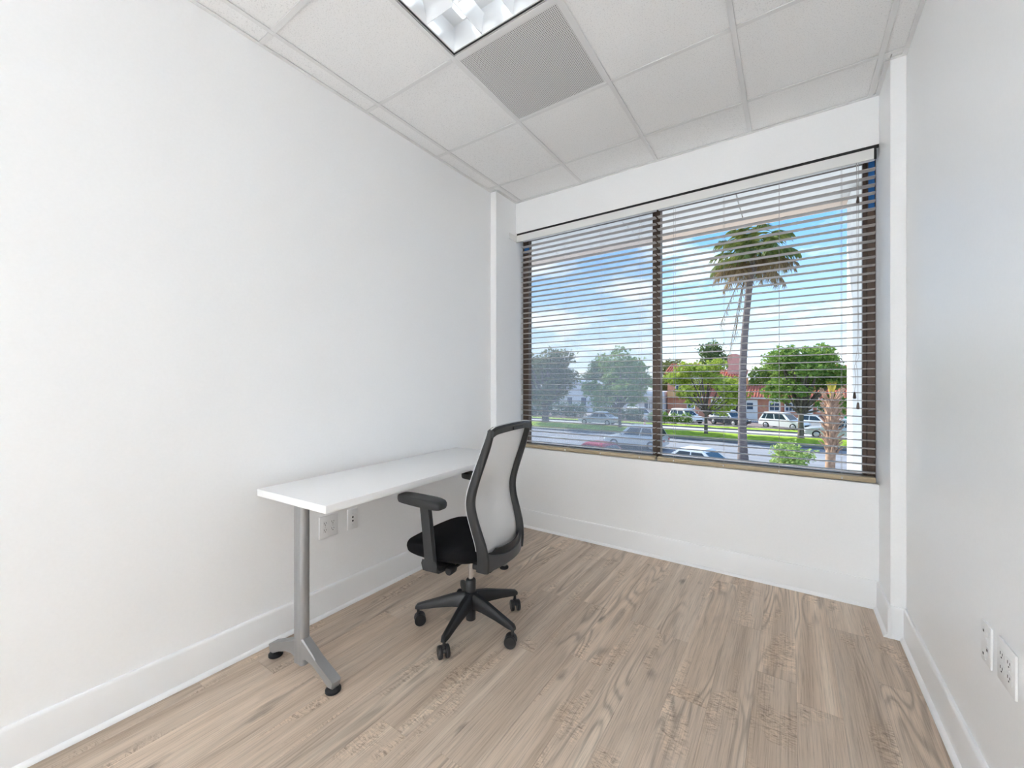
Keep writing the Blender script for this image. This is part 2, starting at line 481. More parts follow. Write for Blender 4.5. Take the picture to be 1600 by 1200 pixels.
angle_trim(BX0 + 0.02, BX1 - 0.02, YB - 0.02, YB)
angle_trim(XL + 0.02, BX0, YC - 0.02, YC); angle_trim(BX1, XR - 0.02, YC - 0.02, YC)

# ------------------------------------------------------------------ luminaire, added fill lamps and grille
def luminaire(x0, x1, y0, y1, label, lamp='lamp'):
    cx, cy = (x0 + x1) / 2, (y0 + y1) / 2
    r = tag(empty('ceiling_luminaire', (cx, cy, ZC)), label, 'ceiling light')
    hx, hy = (x1 - x0) / 2 - 0.014, (y1 - y0) / 2 - 0.014
    T = 0.150
    mb = MB()
    for sx in (-1, 1):
        mb.box(min(sx * hx, sx * (hx - 0.003)), max(sx * hx, sx * (hx - 0.003)), -hy, hy, 0.004, T)
        mb.box(-hx, hx, min(sx * hy, sx * (hy - 0.003)), max(sx * hy, sx * (hy - 0.003)), 0.004, T)
    mb.box(-hx, hx, -hy, hy, T, T + 0.004)
    mb.build('housing', M['louver'], r)
    # thin dark reveal round the louvre
    mb = MB()
    e = 0.013
    mb.box(-hx + 0.003, -hx + 0.003 + e, -hy + 0.003, hy - 0.003, 0.006, 0.030); mb.box(hx - 0.003 - e, hx - 0.003, -hy + 0.003, hy - 0.003, 0.006, 0.030)
    mb.box(-hx + 0.003, hx - 0.003, -hy + 0.003, -hy + 0.003 + e, 0.006, 0.030); mb.box(-hx + 0.003, hx - 0.003, hy - 0.003 - e, hy - 0.003, 0.006, 0.030)
    mb.build('reveal', M['fixture_frame'], r)
    ix, iy = hx - 0.016, hy - 0.016
    lf = MB()
    f = 0.006
    lf.box(-ix, -ix + f, -iy, iy, 0.002, 0.05); lf.box(ix - f, ix, -iy, iy, 0.002, 0.05)
    lf.box(-ix + f, ix - f, -iy, -iy + f, 0.002, 0.05); lf.box(-ix + f, ix - f, iy - f, iy, 0.002, 0.05)
    lf.build('louver_frame', M['louver'], r)
    # parabolic blades: knife edge below, wide above
    def wedge(w):
        pr = [(-0.0012, 0.004)]
        for q in (0.35, 0.65, 0.85, 1.0):
            pr.append((-0.0012 - w * q ** 2.2, 0.004 + 0.095 * q))
        return pr + [(-p[0], p[1]) for p in reversed(pr)]
    for q in range(1, 3):
        xx = -ix + 2 * ix * q / 3
        MB().prism([(xx + p[0], p[1]) for p in wedge(0.014)], -iy + f, iy - f, 'y').build('louver_blade', M['louver'], r, True, 40)
    for q in range(1, 6):
        yy = -iy + 2 * iy * q / 6
        for c in range(3):
            a = -ix + 2 * ix * c / 3 + (f if c == 0 else 0.0150); bb = -ix + 2 * ix * (c + 1) / 3 - (f if c == 2 else 0.0150)
            MB().prism([(yy + p[0], p[1]) for p in wedge(0.034)], a, bb, 'x').build('louver_blade', M['louver'], r, True, 40)
    for c in range(3):
        xx = -ix + 2 * ix * (c + 0.5) / 3
        MB().tube([(xx, -iy + 0.03, 0.125), (xx, iy - 0.03, 0.125)], 0.016, 12).build('lamp_tube', M[lamp], r, True)
    return r
luminaire(gx[1], gx[2], gy[8], gy[10], 'recessed ceiling light with silver-white cell louvre beside the perforated grille', 'lamp_dim')
def added_fill_lamp(y0, y1, z, label):  # added lamp, out of view, that brightens the room from behind
    """opal drum added as unseen fill light on the left wall, behind the camera"""
    r = tag(empty('added_fill_lamp', (XL, (y0 + y1) / 2, z)), label, 'added fill light')
    h = (y1 - y0) / 2
    MB().tube([(0.175, -h + 0.02, 0), (0.175, h - 0.02, 0)], 0.14, 24).build('fill_drum', M['lamp'], r, True)
    for s_ in (-1, 1):
        a, b_ = sorted((s_ * (h - 0.02), s_ * h))
        MB().lathe([(0.138, a), (0.144, a + 0.002), (0.144, b_ - 0.002), (0.138, b_)], 24, (0.175, 0, 0), 'y').build('end_cap', M['alu'], r, True, 40)
        MB().box(0.001, 0.04, s_ * (h - 0.06) - 0.03, s_ * (h - 0.06) + 0.03, -0.04, 0.04, 0.003, 1).build('bracket', M['alu'], r)
added_fill_lamp(-4.70, -3.50, 1.40, 'upper added fill drum on the left wall near the rear wall')
added_fill_lamp(-4.70, -3.50, 0.70, 'lower added fill drum on the left wall near the rear wall')

r = tag(empty('air_grille', ((gx[1] + gx[2]) / 2, (gy[10] + gy[11]) / 2, ZC)), 'square grey perforated air grille with white frame in the ceiling', 'air grille')
g = 0.289
MB().box(-g + 0.001, g - 0.001, -g + 0.001, g - 0.001, 0.003, 0.005).build('perforated_panel', M['perf'], r)
mb = MB()
h2 = 0.293
for sgn in (-1, 1):
    mb.box(min(sgn * h2, sgn * (g - 0.006)), max(sgn * h2, sgn * (g - 0.006)), -h2, h2, 0.0005, 0.0028, 0.0006, 1)
    mb.box(-g + 0.006, g - 0.006, min(sgn * h2, sgn * (g - 0.006)), max(sgn * h2, sgn * (g - 0.006)), 0.0005, 0.0028, 0.0006, 1)
mb.build('frame', M['tee'], r)

# ------------------------------------------------------------------ window
WY0, WY1 = 3.292, 3.352                 # bronze frame depth
win = struct(empty('window_1', ((BX0 + BX1) / 2, (WY0 + WY1) / 2, OZ0)))
wcx, wcy = (BX0 + BX1) / 2, (WY0 + WY1) / 2
def wbox(name, x0, x1, y0, y1, z0, z1, ma, bev=0.002):
    return MB().box(x0 - wcx, x1 - wcx, y0 - wcy, y1 - wcy, z0 - OZ0, z1 - OZ0, bev, 1).build(name, ma, win)
MX = -0.868                             # mullion centre
wbox('jamb', BX0 + 0.001, BX0 + 0.062, WY0, WY1, OZ0 + 0.001, OZ1 - 0.001, M['bronze'])
wbox('jamb', BX1 - 0.040, BX1 - 0.001, WY0, WY1, OZ0 + 0.001, OZ1 - 0.001, M['bronze'])
wbox('mullion', MX - 0.030, MX + 0.030, WY0 - 0.006, WY1, OZ0 + 0.03, OZ1 - 0.03, M['bronze'])
wbox('head', BX0 + 0.062, BX1 - 0.040, WY0, WY1, OZ1 - 0.030, OZ1 - 0.001, M['bronze'])
wbox('sill', BX0 + 0.062, BX1 - 0.040, WY0, WY1, OZ0 + 0.001, OZ0 + 0.030, M['bronze'])
wbox('sash_stile', BX1 - 0.060, BX1 - 0.040, WY0 + 0.012, WY1 - 0.01, OZ0 + 0.03, OZ1 - 0.03, M['bronze'])
wbox('pane', BX0 + 0.062, MX - 0.030, 3.325, 3.329, OZ0 + 0.030, OZ1 - 0.030, M['pane'], 0)
wbox('pane', MX + 0.030, BX1 - 0.060, 3.325, 3.329, OZ0 + 0.030, OZ1 - 0.030, M['pane'], 0)
wbox('insect_screen', BX0 + 0.062, MX - 0.030, 3.343, 3.3435, OZ0 + 0.030, OZ1 - 0.030, M['screen'], 0)

# ------------------------------------------------------------------ blinds
PITCH = 0.0475
SY = 3.212                              # slat centre line
SZ0, SZ1 = 0.782, 2.622
def slat_mesh(length):
    mb = MB()
    n = 6; wd = 0.0255; th = 0.0028
    up = []
    for k in range(n + 1):
        yy = -wd + 2 * wd * k / n
        up.append((yy, 0.0024 * (1 - (yy / wd) ** 2)))
    poly = [(y, z + th / 2) for y, z in up] + [(y, z - th / 2) for y, z in reversed(up)]
    mb.prism(poly, -length / 2, length / 2, 'x')
    return mb.mesh('slat', True, 50)
def blind(x0, x1, ladders, label, cords):
    L = x1 - x0; cx = (x0 + x1) / 2
    r = tag(empty('window_blind', (cx, SY, OZ0 + 0.004)), label, 'blind')
    z0 = OZ0 + 0.004
    me = slat_mesh(L); me.materials.append(M['slat'])
    n = int((SZ1 - SZ0) / PITCH) + 1
    for k in range(n):
        o = link('slat', me, None, r)
        o.location = (0, 0, SZ0 + k * PITCH - z0)
        o.rotation_euler = (R(random.uniform(-1.2, 1.2)), R(random.uniform(-0.05, 0.05)), 0)
    br = MB().box(-L / 2, L / 2, -0.026, 0.026, 0.0, 0.030, 0.004, 2).build('bottom_rail', M['rail'], r, True)
    tag(br, 'tan bottom rail')
    MB().box(-L / 2, L / 2, -0.022, 0.030, 2.646 - z0, 2.690 - z0, 0.002, 1).build('head_rail', M['valance'], r)
    for lx in ladders:
        mb = MB()
        for yy in (-0.0305, 0.0305):
            mb.tube([(lx - cx, yy, 0.030), (lx - cx, yy, 2.646 - z0)], 0.0008, 5)
        mb.build('ladder_cord', M['cord'], r)
        MB().lathe([(0.001, -0.007), (0.004, -0.006), (0.0045, 0.0), (0.003, 0.004), (0.001, 0.006)], 8, (lx - cx, -0.0285, 0.014)).build('cord_button', M['valance'], r, True)
    for (pts, tz, tx) in cords:
        c = MB().tube([(px - cx, py - SY, pz - z0) for px, py, pz in pts], 0.0011, 5).build('pull_cord', M['cord'], r)
        px, py, pz = pts[-1]
        MB().lathe([(0.002, 0.0), (0.005, -0.004), (0.007, -0.020), (0.0085, -0.036), (0.006, -0.040), (0.001, -0.041)], 10, (px - cx, py - SY, pz - z0)).build('tassel', M['tassel'], c, True)
    return r
blind(BX0 + 0.045, -0.853, [-1.614, -1.292, -0.972], 'white slatted blind over the window pane with the insect screen', [])
FY = SY - 0.036
kx = 0.327
blind(-0.838, BX1 - 0.012, [-0.716, -0.385, -0.060, 0.261], 'wide white slatted blind with hanging pull cords beside the right pier',
      [([(kx, FY, 2.63), (kx + 0.004, FY, 2.52), (kx + 0.007, FY, 2.43)], 0, 0),
       ([(kx + 0.010, FY, 2.63), (kx + 0.011, FY, 2.1), (kx + 0.006, FY - 0.002, 1.56), (kx + 0.012, FY - 0.004, 1.47), (kx - 0.008, FY - 0.002, 1.42), (kx - 0.002, FY, 1.32), (kx - 0.008, FY, 1.262)], 0, 0),
       ([(kx + 0.002, FY - 0.004, 2.63), (kx + 0.003, FY - 0.004, 2.1), (kx + 0.012, FY - 0.006, 1.57), (kx - 0.004, FY - 0.006, 1.45), (kx + 0.006, FY - 0.004, 1.38), (kx + 0.008, FY, 1.28), (kx + 0.008, FY, 1.200)], 0, 0)])

r = tag(empty('blind_valance', (wcx, 3.166, 2.63)), 'long white valance board across the top of the window', 'valance')
MB().box(BX0 - wcx + 0.002, BX1 - wcx - 0.024, 0.0, 0.010, 0.0, 0.062, 0.001, 1).build('face_board', M['valance'], r)
MB().box(BX0 - wcx + 0.0015, BX0 - wcx + 0.0095, -0.118, -0.001, 0.004, 0.058, 0.002, 1).build('end_return', M['valance'], r)
MB().box(BX0 - wcx + 0.012, BX1 - wcx - 0.002, 0.004, 0.012, 0.0625, OZ1 - 2.63 - 0.0005).build('gap_shadow_strip', M['gap_shadow_paint'], r)  # black strip painting the shadow slit above the valance
MB().box(BX1 - wcx - 0.0235, BX1 - wcx - 0.012, 0.004, 0.012, 0.0, 0.0620).build('gap_shadow_strip', M['gap_shadow_paint'], r)  # painted shadow line at the right end of the valance
tag(MB().box(-0.006, 0.006, -0.001, 0.0, 0.0, 0.30).build('tape_strip', M['tape']), 'blue masking tape on the window jamb near the right pier', 'tape').location = (BX1 - 0.020, WY0 - 0.001, 2.375)
bpy.data.objects['tape_strip'].scale = (2.4, 1, 1)
tag(MB().box(-0.022, 0.030, -0.001, 0.0, 0.0, 0.075).build('tape_strip', M['tape']), 'blue masking tape at the top of the window jamb near the left pier', 'tape').location = (BX0 + 0.040, WY0 - 0.001, 2.555)

# ------------------------------------------------------------------ wall plates
def wall_plate(name, label, cat, y0, y1, z0, z1, side, kind):
    """local x runs along the wall, local -y is out of the wall"""
    wd, ht = y1 - y0, z1 - z0
    loc = (XL, (y0 + y1) / 2, z0) if side < 0 else (XR, (y0 + y1) / 2, z0)
    r = tag(empty(name, loc, R(90) if side < 0 else R(-90)), label, cat)
    MB().box(-wd / 2, wd / 2, -0.007, -0.0005, 0, ht, 0.0025, 2).build('cover_plate', M['white_plastic'], r, True)
    def hole(n, x, z, w_, h_, parent=r, ma='slot', d=0.0085):
        return MB().box(x - w_ / 2, x + w_ / 2, -d, -d + 0.0012, z - h_ / 2, z + h_ / 2).build(n, M[ma], parent)
    def screw(x, z):
        MB().lathe([(0.0030, -0.0085), (0.0034, -0.0075), (0.0034, -0.007)], 10, (x, 0, z), 'y').build('screw', M['white_plastic'] if side > 0 else M['screw'], r)
    mid = ht / 2
    if kind == 'duplex':
        for gx_ in (-0.023, 0.023):
            for s2 in (-1, 1):
                zz = mid + s2 * 0.0195
                f = MB().box(gx_ - 0.0165, gx_ + 0.0165, -0.0080, -0.0068, zz - 0.0135, zz + 0.0135, 0.0005, 1).build('receptacle', M['white_plastic'], r)
                hole('slot', gx_ - 0.0065, zz + 0.003, 0.0022, 0.0085, f); hole('slot', gx_ + 0.0065, zz + 0.003, 0.0022, 0.0070, f)
                MB().lathe([(0.0024, -0.0086), (0.0024, -0.0078)], 8, (gx_, 0, zz - 0.0075), 'y').build('ground_hole', M['slot'], f)
            screw(gx_, mid)
    elif kind == 'data':
        for zz in (mid + 0.011, mid - 0.011):
            MB().lathe([(0.0048, -0.0092), (0.0055, -0.0085), (0.0055, -0.0068)], 12, (0, 0, zz), 'y').build('coax_jack', M['slot'], r, True)
        for zz in (mid + 0.034, mid - 0.034): screw(0, zz)
    elif kind == 'ports':
        for gx_, zz in ((-0.012, mid + 0.034), (0.014, mid - 0.014), (-0.014, mid - 0.036)):
            f = MB().box(gx_ - 0.0085, gx_ + 0.0085, -0.0080, -0.0068, zz - 0.0085, zz + 0.0085, 0.0005, 1).build('port', M['white_plastic'], r)
            hole('slot', gx_, zz, 0.008, 0.007, f)
        for gx_, zz in ((0.012, mid + 0.034), (0.010, mid + 0.012), (0.008, mid - 0.030)):
            MB().box(gx_ - 0.0085, gx_ + 0.0085, -0.0080, -0.0068, zz - 0.0075, zz + 0.0075, 0.0005, 1).build('blank_insert', M['trim'], r)
        for zz in (mid + 0.048, mid - 0.048): screw(0, zz)
    return r
wall_plate('power_outlet', 'white four-socket power outlet plate on the wall under the desk', 'outlet', 1.276, 1.390, 0.438, 0.562, -1, 'duplex')
wall_plate('cable_outlet', 'narrow white wall plate with two black round jacks under the desk', 'outlet', 1.452, 1.520, 0.438, 0.560, -1, 'data')
wall_plate('data_outlet', 'narrow white data port plate on the bare right wall', 'outlet', 1.780, 1.853, 0.468, 0.590, 1, 'ports')
wall_plate('power_outlet', 'white four-socket power outlet plate on the wall beside the data plate', 'outlet', 1.623, 1.735, 0.478, 0.598, 1, 'duplex')

# ------------------------------------------------------------------ desk
DT = R(3.0)
desk = tag(empty('desk', (-1.835, 0.935, 0), DT), 'long white desk on silver T-shaped legs against the left wall', 'desk')
DL, DD, DH = 1.490, 0.530, 0.810
MB().box(-DD / 2, DD / 2, 0, DL, DH - 0.034, DH, 0.0025, 2).build('desk_top', M['laminate'], desk, True)
def t_leg(yy):
    lg = MB()
    # oval column with a flat groove
    ring = []
    n = 28
    for k in range(n):
        a = 2 * math.pi * k / n
        cx_, sy_ = math.cos(a), math.sin(a)
        px = 0.037 * math.copysign(abs(cx_) ** 0.75, cx_); py = 0.025 * math.copysign(abs(sy_) ** 0.75, sy_)
        ring.append((px, py))
    groove = [(x_ * (0.90 if abs(x_) < 0.012 else 1), y_ * (0.84 if abs(x_) < 0.012 else 1)) for x_, y_ in ring]
    lg.rings([[(x_, yy + y_, z) for x_, y_ in groove] for z in (0.045, 0.055, 0.25, 0.50, DH - 0.050)])
    leg = lg.build('leg_column', M['alu'], desk, True, 50)
    for s_ in (-1, 1):
        prof = [(0.015, 0.175), (0.045, 0.160), (0.13, 0.108), (0.245, 0.056), (0.252, 0.050), (0.245, 0.022), (0.222, 0.020), (0.17, 0.050), (0.11, 0.078), (0.06, 0.086), (0.015, 0.070)]
        if s_ < 0:
            prof = [(0.015, 0.150), (0.05, 0.138), (0.14, 0.100), (0.232, 0.062), (0.238, 0.056), (0.232, 0.022), (0.21, 0.020), (0.16, 0.046), (0.10, 0.070), (0.05, 0.078), (0.015, 0.070)]
        mb = MB(); bm = mb.bm
        rings = []
        for wy, ins in ((-0.021, 0.004), (-0.016, 0.0), (0.016, 0.0), (0.021, 0.004)):
            cxp = sum(p[0] for p in prof) / len(prof); czp = sum(p[1] for p in prof) / len(prof)
            rings.append([(s_ * (p[0] + (cxp - p[0]) * ins * 4), yy + wy, p[1] + (czp - p[1]) * ins * 22) for p in prof])
        mb.rings(rings)
        ft = mb.build('foot', M['alu'], desk, True, 30)
        ex = s_ * (0.228 if s_ > 0 else 0.214)
        MB().lathe([(0.029, 0.0), (0.032, 0.003), (0.032, 0.012), (0.024, 0.019), (0.012, 0.022), (0.012, 0.027)], 20, (ex, yy, 0.0)).build('glide', M['black_plastic'], ft, True)
    MB().box(-0.19, 0.19, yy - 0.022, yy + 0.022, DH - 0.050, DH - 0.0345, 0.002, 1).build('support_arm', M['grey_plastic'], desk)
t_leg(0.060)
t_leg(DL - 0.070)
MB().box(-0.020, 0.020, 0.085, DL - 0.095, DH - 0.058, DH - 0.036, 0.002, 1).build('crossbar', M['grey_plastic'], desk)

# ------------------------------------------------------------------ office chair (local +x is forward)
CH = tag(empty('office_chair', (-1.43, 1.70, 0), R(187.1)), 'black swivel office chair with white mesh back at the white desk', 'chair')
base_rot = R(-76 - 187.1)
# star base
hubm = MB().lathe([(0.020, 0.035), (0.026, 0.038), (0.026, 0.110), (0.036, 0.120), (0.040, 0.150), (0.036, 0.185), (0.027, 0.190), (0.027, 0.250), (0.022, 0.256), (0.014, 0.257)], 24).build('base_hub', M['black_plastic'], CH, True, 40)
for k in range(5):
    a = base_rot + k * 2 * math.pi / 5
    mr = Matrix.Rotation(a, 4, 'Z')
    secs = []
    for d, zc, hz, wt, wb in ((0.022, 0.150, 0.036, 0.021, 0.030), (0.10, 0.143, 0.029, 0.018, 0.025), (0.19, 0.124, 0.021, 0.015, 0.020), (0.268, 0.106, 0.016, 0.013, 0.017), (0.292, 0.101, 0.013, 0.012, 0.014), (0.302, 0.095, 0.008, 0.009, 0.010)):
        secs.append([(d, -wb, zc - hz), (d, wb, zc - hz), (d, wb * 0.98, zc), (d, wt, zc + hz * 0.72), (d, wt * 0.55, zc + hz), (d, -wt * 0.55, zc + hz), (d, -wt, zc + hz * 0.72), (d, -wb * 0.98, zc)])
    arm = MB().rings(secs).xf(mr).build('base_arm', M['black_plastic'], CH, True, 30)
    # caster: stem, hood, two wheels
    cp = mr @ Vector((0.288, 0, 0))
    sw = a + [0.75, 0.5, 1.2, -0.6, 0.35][k]
    mc = Matrix.Translation((cp.x, cp.y, 0)) @ Matrix.Rotation(sw, 4, 'Z')
    MB().lathe([(0.010, 0.046), (0.011, 0.060), (0.008, 0.064), (0.008, 0.094)], 12).xf(mc).build('caster_stem', M['black_plastic'], arm, True)
    hood = []
    for q in range(7):
        an = R(20 + 140 * q / 6)
        hood.append((0.0305 * math.cos(an) - 0.010, 0.031 + 0.0305 * math.sin(an)))
    hood_in = [(0.45 * (p[0] + 0.010) - 0.010, 0.031 + 0.45 * (p[1] - 0.031)) for p in reversed(hood)]
    MB().prism(hood + hood_in, -0.008, 0.008, 'y').xf(mc).build('caster_hood', M['black_plastic'], arm, True, 40)
    for s_ in (-1, 1):
        y0, y1 = s_ * 0.009, s_ * 0.027
        MB().lathe([(0.010, y0), (0.0285, y0), (0.0305, y0 + s_ * 0.003), (0.0305, y1 - s_ * 0.004), (0.0275, y1), (0.025, y1 - s_ * 0.001), (0.005, y1 + s_ * 0.001)], 22, (-0.010, 0, 0.0307), 'y').xf(mc).build('wheel', M['wheel'], arm, True, 40)
MB().lathe([(0.0135, 0.250), (0.0135, 0.395)], 20).build('gas_lift', M['chrome'], CH, True)
# mechanism under the seat
mb = MB()
mb.box(-0.135, 0.115, -0.075, 0.075, 0.372, 0.418, 0.012, 2)
mb.box(-0.205, -0.120, -0.060, 0.060, 0.392, 0.428, 0.008, 2)
mb.build('tilt_mechanism', M['black_plastic'], CH, True, 40)
MB().lathe([(0.008, 0.0), (0.008, 0.13), (0.019, 0.135), (0.021, 0.142), (0.021, 0.180), (0.016, 0.186)], 14, (-0.02, 0.05, 0.392), 'y').build('adjustment_knob', M['black_plastic'], CH, True, 40)
# seat cushion: rounded plan, waterfall front
def superring(hx, hy, cx_, z, n=44, e=3.6, droop=0.0):
    ring = []
    for k in range(n):
        a = 2 * math.pi * k / n
        ca, sa = math.cos(a), math.sin(a)
        x_ = cx_ + hx * math.copysign(abs(ca) ** (2 / e), ca); y_ = hy * math.copysign(abs(sa) ** (2 / e), sa)
        y_ *= 1.0 - 0.08 * max(0.0, -(x_ - cx_) / hx)
        f_ = max(0.0, (x_ - cx_) / hx - 0.45) / 0.55
        ring.append((x_, y_, z - droop * f_ * f_))
    return ring
SX = 0.068
rs = []
for sc_, z, dr in ((0.80, 0.428, -0.006), (0.93, 0.430, -0.004), (0.985, 0.440, 0.0), (1.0, 0.458, 0.006), (0.995, 0.476, 0.014), (0.97, 0.492, 0.021), (0.92, 0.502, 0.026), (0.80, 0.507, 0.028), (0.55, 0.506, 0.012), (0.25, 0.504, 0.0)):
    rs.append(superring(0.243 * sc_, 0.247 * sc_, SX, z, droop=dr))
MB().rings(rs).build('seat', M['fabric'], CH, True, 60)
MB().rings([superring(0.20, 0.205, SX, 0.417), superring(0.215, 0.22, SX, 0.428)]).build('seat_pan', M['black_plastic'], CH, True, 40)
# back frame
prof_b = [(0.412, 0.188), (0.46, 0.196), (0.53, 0.190), (0.60, 0.170), (0.67, 0.148), (0.71, 0.140), (0.75, 0.138), (0.79, 0.146), (0.87, 0.172), (0.96, 0.206), (1.03, 0.230), (1.075, 0.244), (1.090, 0.248)]
wid_b = [(0.412, 0.188), (0.46, 0.192), (0.60, 0.208), (0.73, 0.216), (0.87, 0.213), (1.0, 0.207), (1.09, 0.203)]
def lerp_tab(tab, z):
    if z <= tab[0][0]: return tab[0][1]
    for (a, va_), (c, vc_) in zip(tab[:-1], tab[1:]):
        if z <= c:
            return va_ + (vc_ - va_) * (z - a) / (c - a)
    return tab[-1][1]
def smooth_tab(tab, z):
    return sum(lerp_tab(tab, z + d) for d in (-0.021, -0.014, -0.007, 0, 0.007, 0.014, 0.021)) / 7
bfx = lambda z: -smooth_tab(prof_b, z)
bw = lambda z: smooth_tab(wid_b, z)
def depth_at(z):
    return lerp_tab([(0.41, 0.034), (0.5, 0.030), (0.73, 0.024), (1.0, 0.021), (1.10, 0.015)], z)
zs = [0.405 + (1.090 - 0.405) * k / 34 for k in range(35)]
for s_ in (-1, 1):
    rings = []
    for z in zs:
        d = depth_at(z); x_ = bfx(z); y_ = s_ * bw(z)
        hw = 0.013
        rings.append([(x_ + d, y_ - s_ * hw * 0.2, z), (x_ + d * 0.9, y_ + s_ * hw * 0.7, z), (x_ + d * 0.4, y_ + s_ * hw, z), (x_ - d * 0.6, y_ + s_ * hw, z), (x_ - d * 0.95, y_ + s_ * hw * 0.5, z),
                      (x_ - d, y_ - s_ * hw * 0.4, z), (x_ - d * 0.7, y_ - s_ * hw, z), (x_ + d * 0.8, y_ - s_ * hw, z)])
    post = MB().rings(rings).build('back_post', M['grey_plastic'], CH, True, 50)
    MB().tube([(bfx(z) + depth_at(z) + 0.001, s_ * (bw(z) + 0.004), z) for z in zs[5:]], 0.0032, 6).build('piping', M['piping'], post, True)
# top rail
pts = []
zt = 1.092
for k in range(17):
    q = -1 + 2 * k / 16
    yy = q * (bw(1.09) + 0.010)
    pts.append((bfx(1.09) - 0.018 * (1 - q * q), yy, zt + 0.010 * (1 - q * q) - 0.010 * max(0, abs(q) - 0.85) / 0.15))
rings = []
for (x_, y_, z) in pts:
    rings.append([(x_ + 0.016, y_, z + 0.004), (x_ + 0.010, y_, z + 0.012), (x_ - 0.012, y_, z + 0.013), (x_ - 0.022, y_, z + 0.004), (x_ - 0.016, y_, z - 0.024), (x_ + 0.006, y_, z - 0.026)])
top = MB().rings(rings).build('top_rail', M['grey_plastic'], CH, True, 40)
MB().tube([(x_ - 0.004, y_, z + 0.0125) for x_, y_, z in pts], 0.0042, 6).build('piping', M['piping'], top, True)
MB().box(pts[7][0] - 0.0235, pts[7][0] - 0.017, -0.055, 0.050, zt - 0.012, zt + 0.004, 0.002, 1).build('mesh_clip', M['black_plastic'], top)
# mesh panel: bowed between the posts
mb = MB(); bm = mb.bm
NU, zz_ = 12, [0.455 + (1.085 - 0.455) * k / 26 for k in range(27)]
g_ = []
for z in zz_:
    row = []
    for k in range(NU + 1):
        q = -1 + 2 * k / NU
        bow = 0.020 * (1 - q * q)
        row.append(bm.verts.new((bfx(z) + 0.010 - bow, q * (bw(z) - 0.012), z)))
    g_.append(row)
for a, c in zip(g_[:-1], g_[1:]):
    for k in range(NU):
        bm.faces.new([a[k], a[k + 1], c[k + 1], c[k]])
mb.build('mesh_panel', M['mesh'], CH, True, 80)
# lower yoke: bowed band behind the mesh, with a stepped darker insert above it
def band(z0f, z1f, off, th, half, name, ma, n=18):
    rings = []
    for k in range(n + 1):
        q = -1 + 2 * k / n
        x_ = bfx(0.46) - off - 0.052 * (1 - q * q)
        y_ = q * half
        rings.append([(x_, y_, z0f(q)), (x_, y_, z1f(q)), (x_ + th, y_, z1f(q)), (x_ + th, y_, z0f(q))])
    return MB().rings(rings).build(name, ma, CH, True, 40)
yk = band(lambda q: 0.404 + 0.012 * (1 - q * q), lambda q: 0.500 - 0.035 * (1 - abs(q) ** 3) + 0.0 * q, 0.014, 0.018, bw(0.45) + 0.004, 'lower_yoke', M['yoke'])
band(lambda q: 0.445, lambda q: 0.512 - 0.012 * (1 - q * q) if abs(q) < 0.72 else 0.490, 0.006, 0.008, bw(0.45) - 0.012, 'yoke_insert', M['black_plastic'])
for s_ in (-1, 1):
    MB().box(bfx(0.42) - 0.030, -0.115, s_ * 0.150 - 0.017, s_ * 0.150 + 0.017, 0.396, 0.424, 0.006, 2).build('back_bracket', M['black_plastic'], CH, True, 40)
# arms
for s_ in (-1, 1):
    ay = s_ * 0.283
    rings = []
    for z, x_, hx in ((0.425, 0.045, 0.033), (0.46, 0.048, 0.034), (0.56, 0.060, 0.032), (0.66, 0.072, 0.031), (0.718, 0.080, 0.031)):
        hy = 0.014
        rings.append([(x_ + hx, ay, z), (x_ + hx * 0.8, ay + hy, z), (x_ - hx * 0.8, ay + hy, z), (x_ - hx, ay, z), (x_ - hx * 0.8, ay - hy, z), (x_ + hx * 0.8, ay - hy, z)])
    ap = MB().rings(rings).build('arm_post', M['grey_plastic'], CH, True, 40)
    # bracket curving in under the seat
    sec = []
    for yy, z, hz in ((0.300, 0.440, 0.022), (0.296, 0.424, 0.020), (0.275, 0.409, 0.016), (0.23, 0.401, 0.014), (0.10, 0.398, 0.013)):
        y_ = s_ * yy
        sec.append([(0.005, y_, z - hz), (0.085, y_, z - hz), (0.092, y_, z), (0.085, y_, z + hz * 0.9), (0.005, y_, z + hz * 0.9), (-0.002, y_, z)])
    MB().rings(sec).build('arm_bracket', M['grey_plastic'], ap, True, 40)
    rs = []
    n = 32
    for sc_, z in ((0.80, 0.716), (0.97, 0.718), (1.0, 0.728), (1.0, 0.742), (0.96, 0.751), (0.86, 0.756), (0.5, 0.7545)):
        ring = []
        for k in range(n):
            a = 2 * math.pi * k / n; ca, sa = math.cos(a), math.sin(a)
            lx = 0.138 * sc_ * math.copysign(abs(ca) ** 0.55, ca); ly = 0.046 * sc_ * math.copysign(abs(sa) ** 0.55, sa)
            ly *= 1.0 - 0.12 * (lx / 0.138)
            ring.append((0.105 + lx, ay + ly, z + 0.006 * (lx / 0.138)))
        rs.append(ring)
    MB().rings(rs).build('arm_pad', M['pad'], CH, True, 50)
# ------------------------------------------------------------------ outside: our own building
GZ = -3.5
M['stucco'] = add_noise(mat('white_stucco', (0.84, 0.84, 0.83), 0.85, spec=0.2), 25, 0.03, 0.2)
M['soffit'] = add_noise(mat('soffit_panel', (0.80, 0.79, 0.77), 0.8, spec=0.2), 8, 0.02)
M['fascia'] = mat('peach_fascia', (0.72, 0.58, 0.48), 0.8)
def sbox(name, x0, x1, y0, y1, z0, z1, ma, parent=None, bev=0.0):
    o = MB().box(x0, x1, y0, y1, z0, z1, bev, 1).build(name, ma, parent)
    return o
so = struct(empty('eaves', (-2.0, 4.6, 3.28)))
sx = -9.0
while sx < 5.0:
    sbox('soffit_panel', sx + 2.0, sx + 2.0 + 1.21, -1.17, 0.95, 0.002, 0.03, M['soffit'], so, 0.004)
    sx += 1.22
sbox('roof_deck', -7.0, 7.0, -1.17, 1.19, 0.032, 0.40, M['soffit'], so)
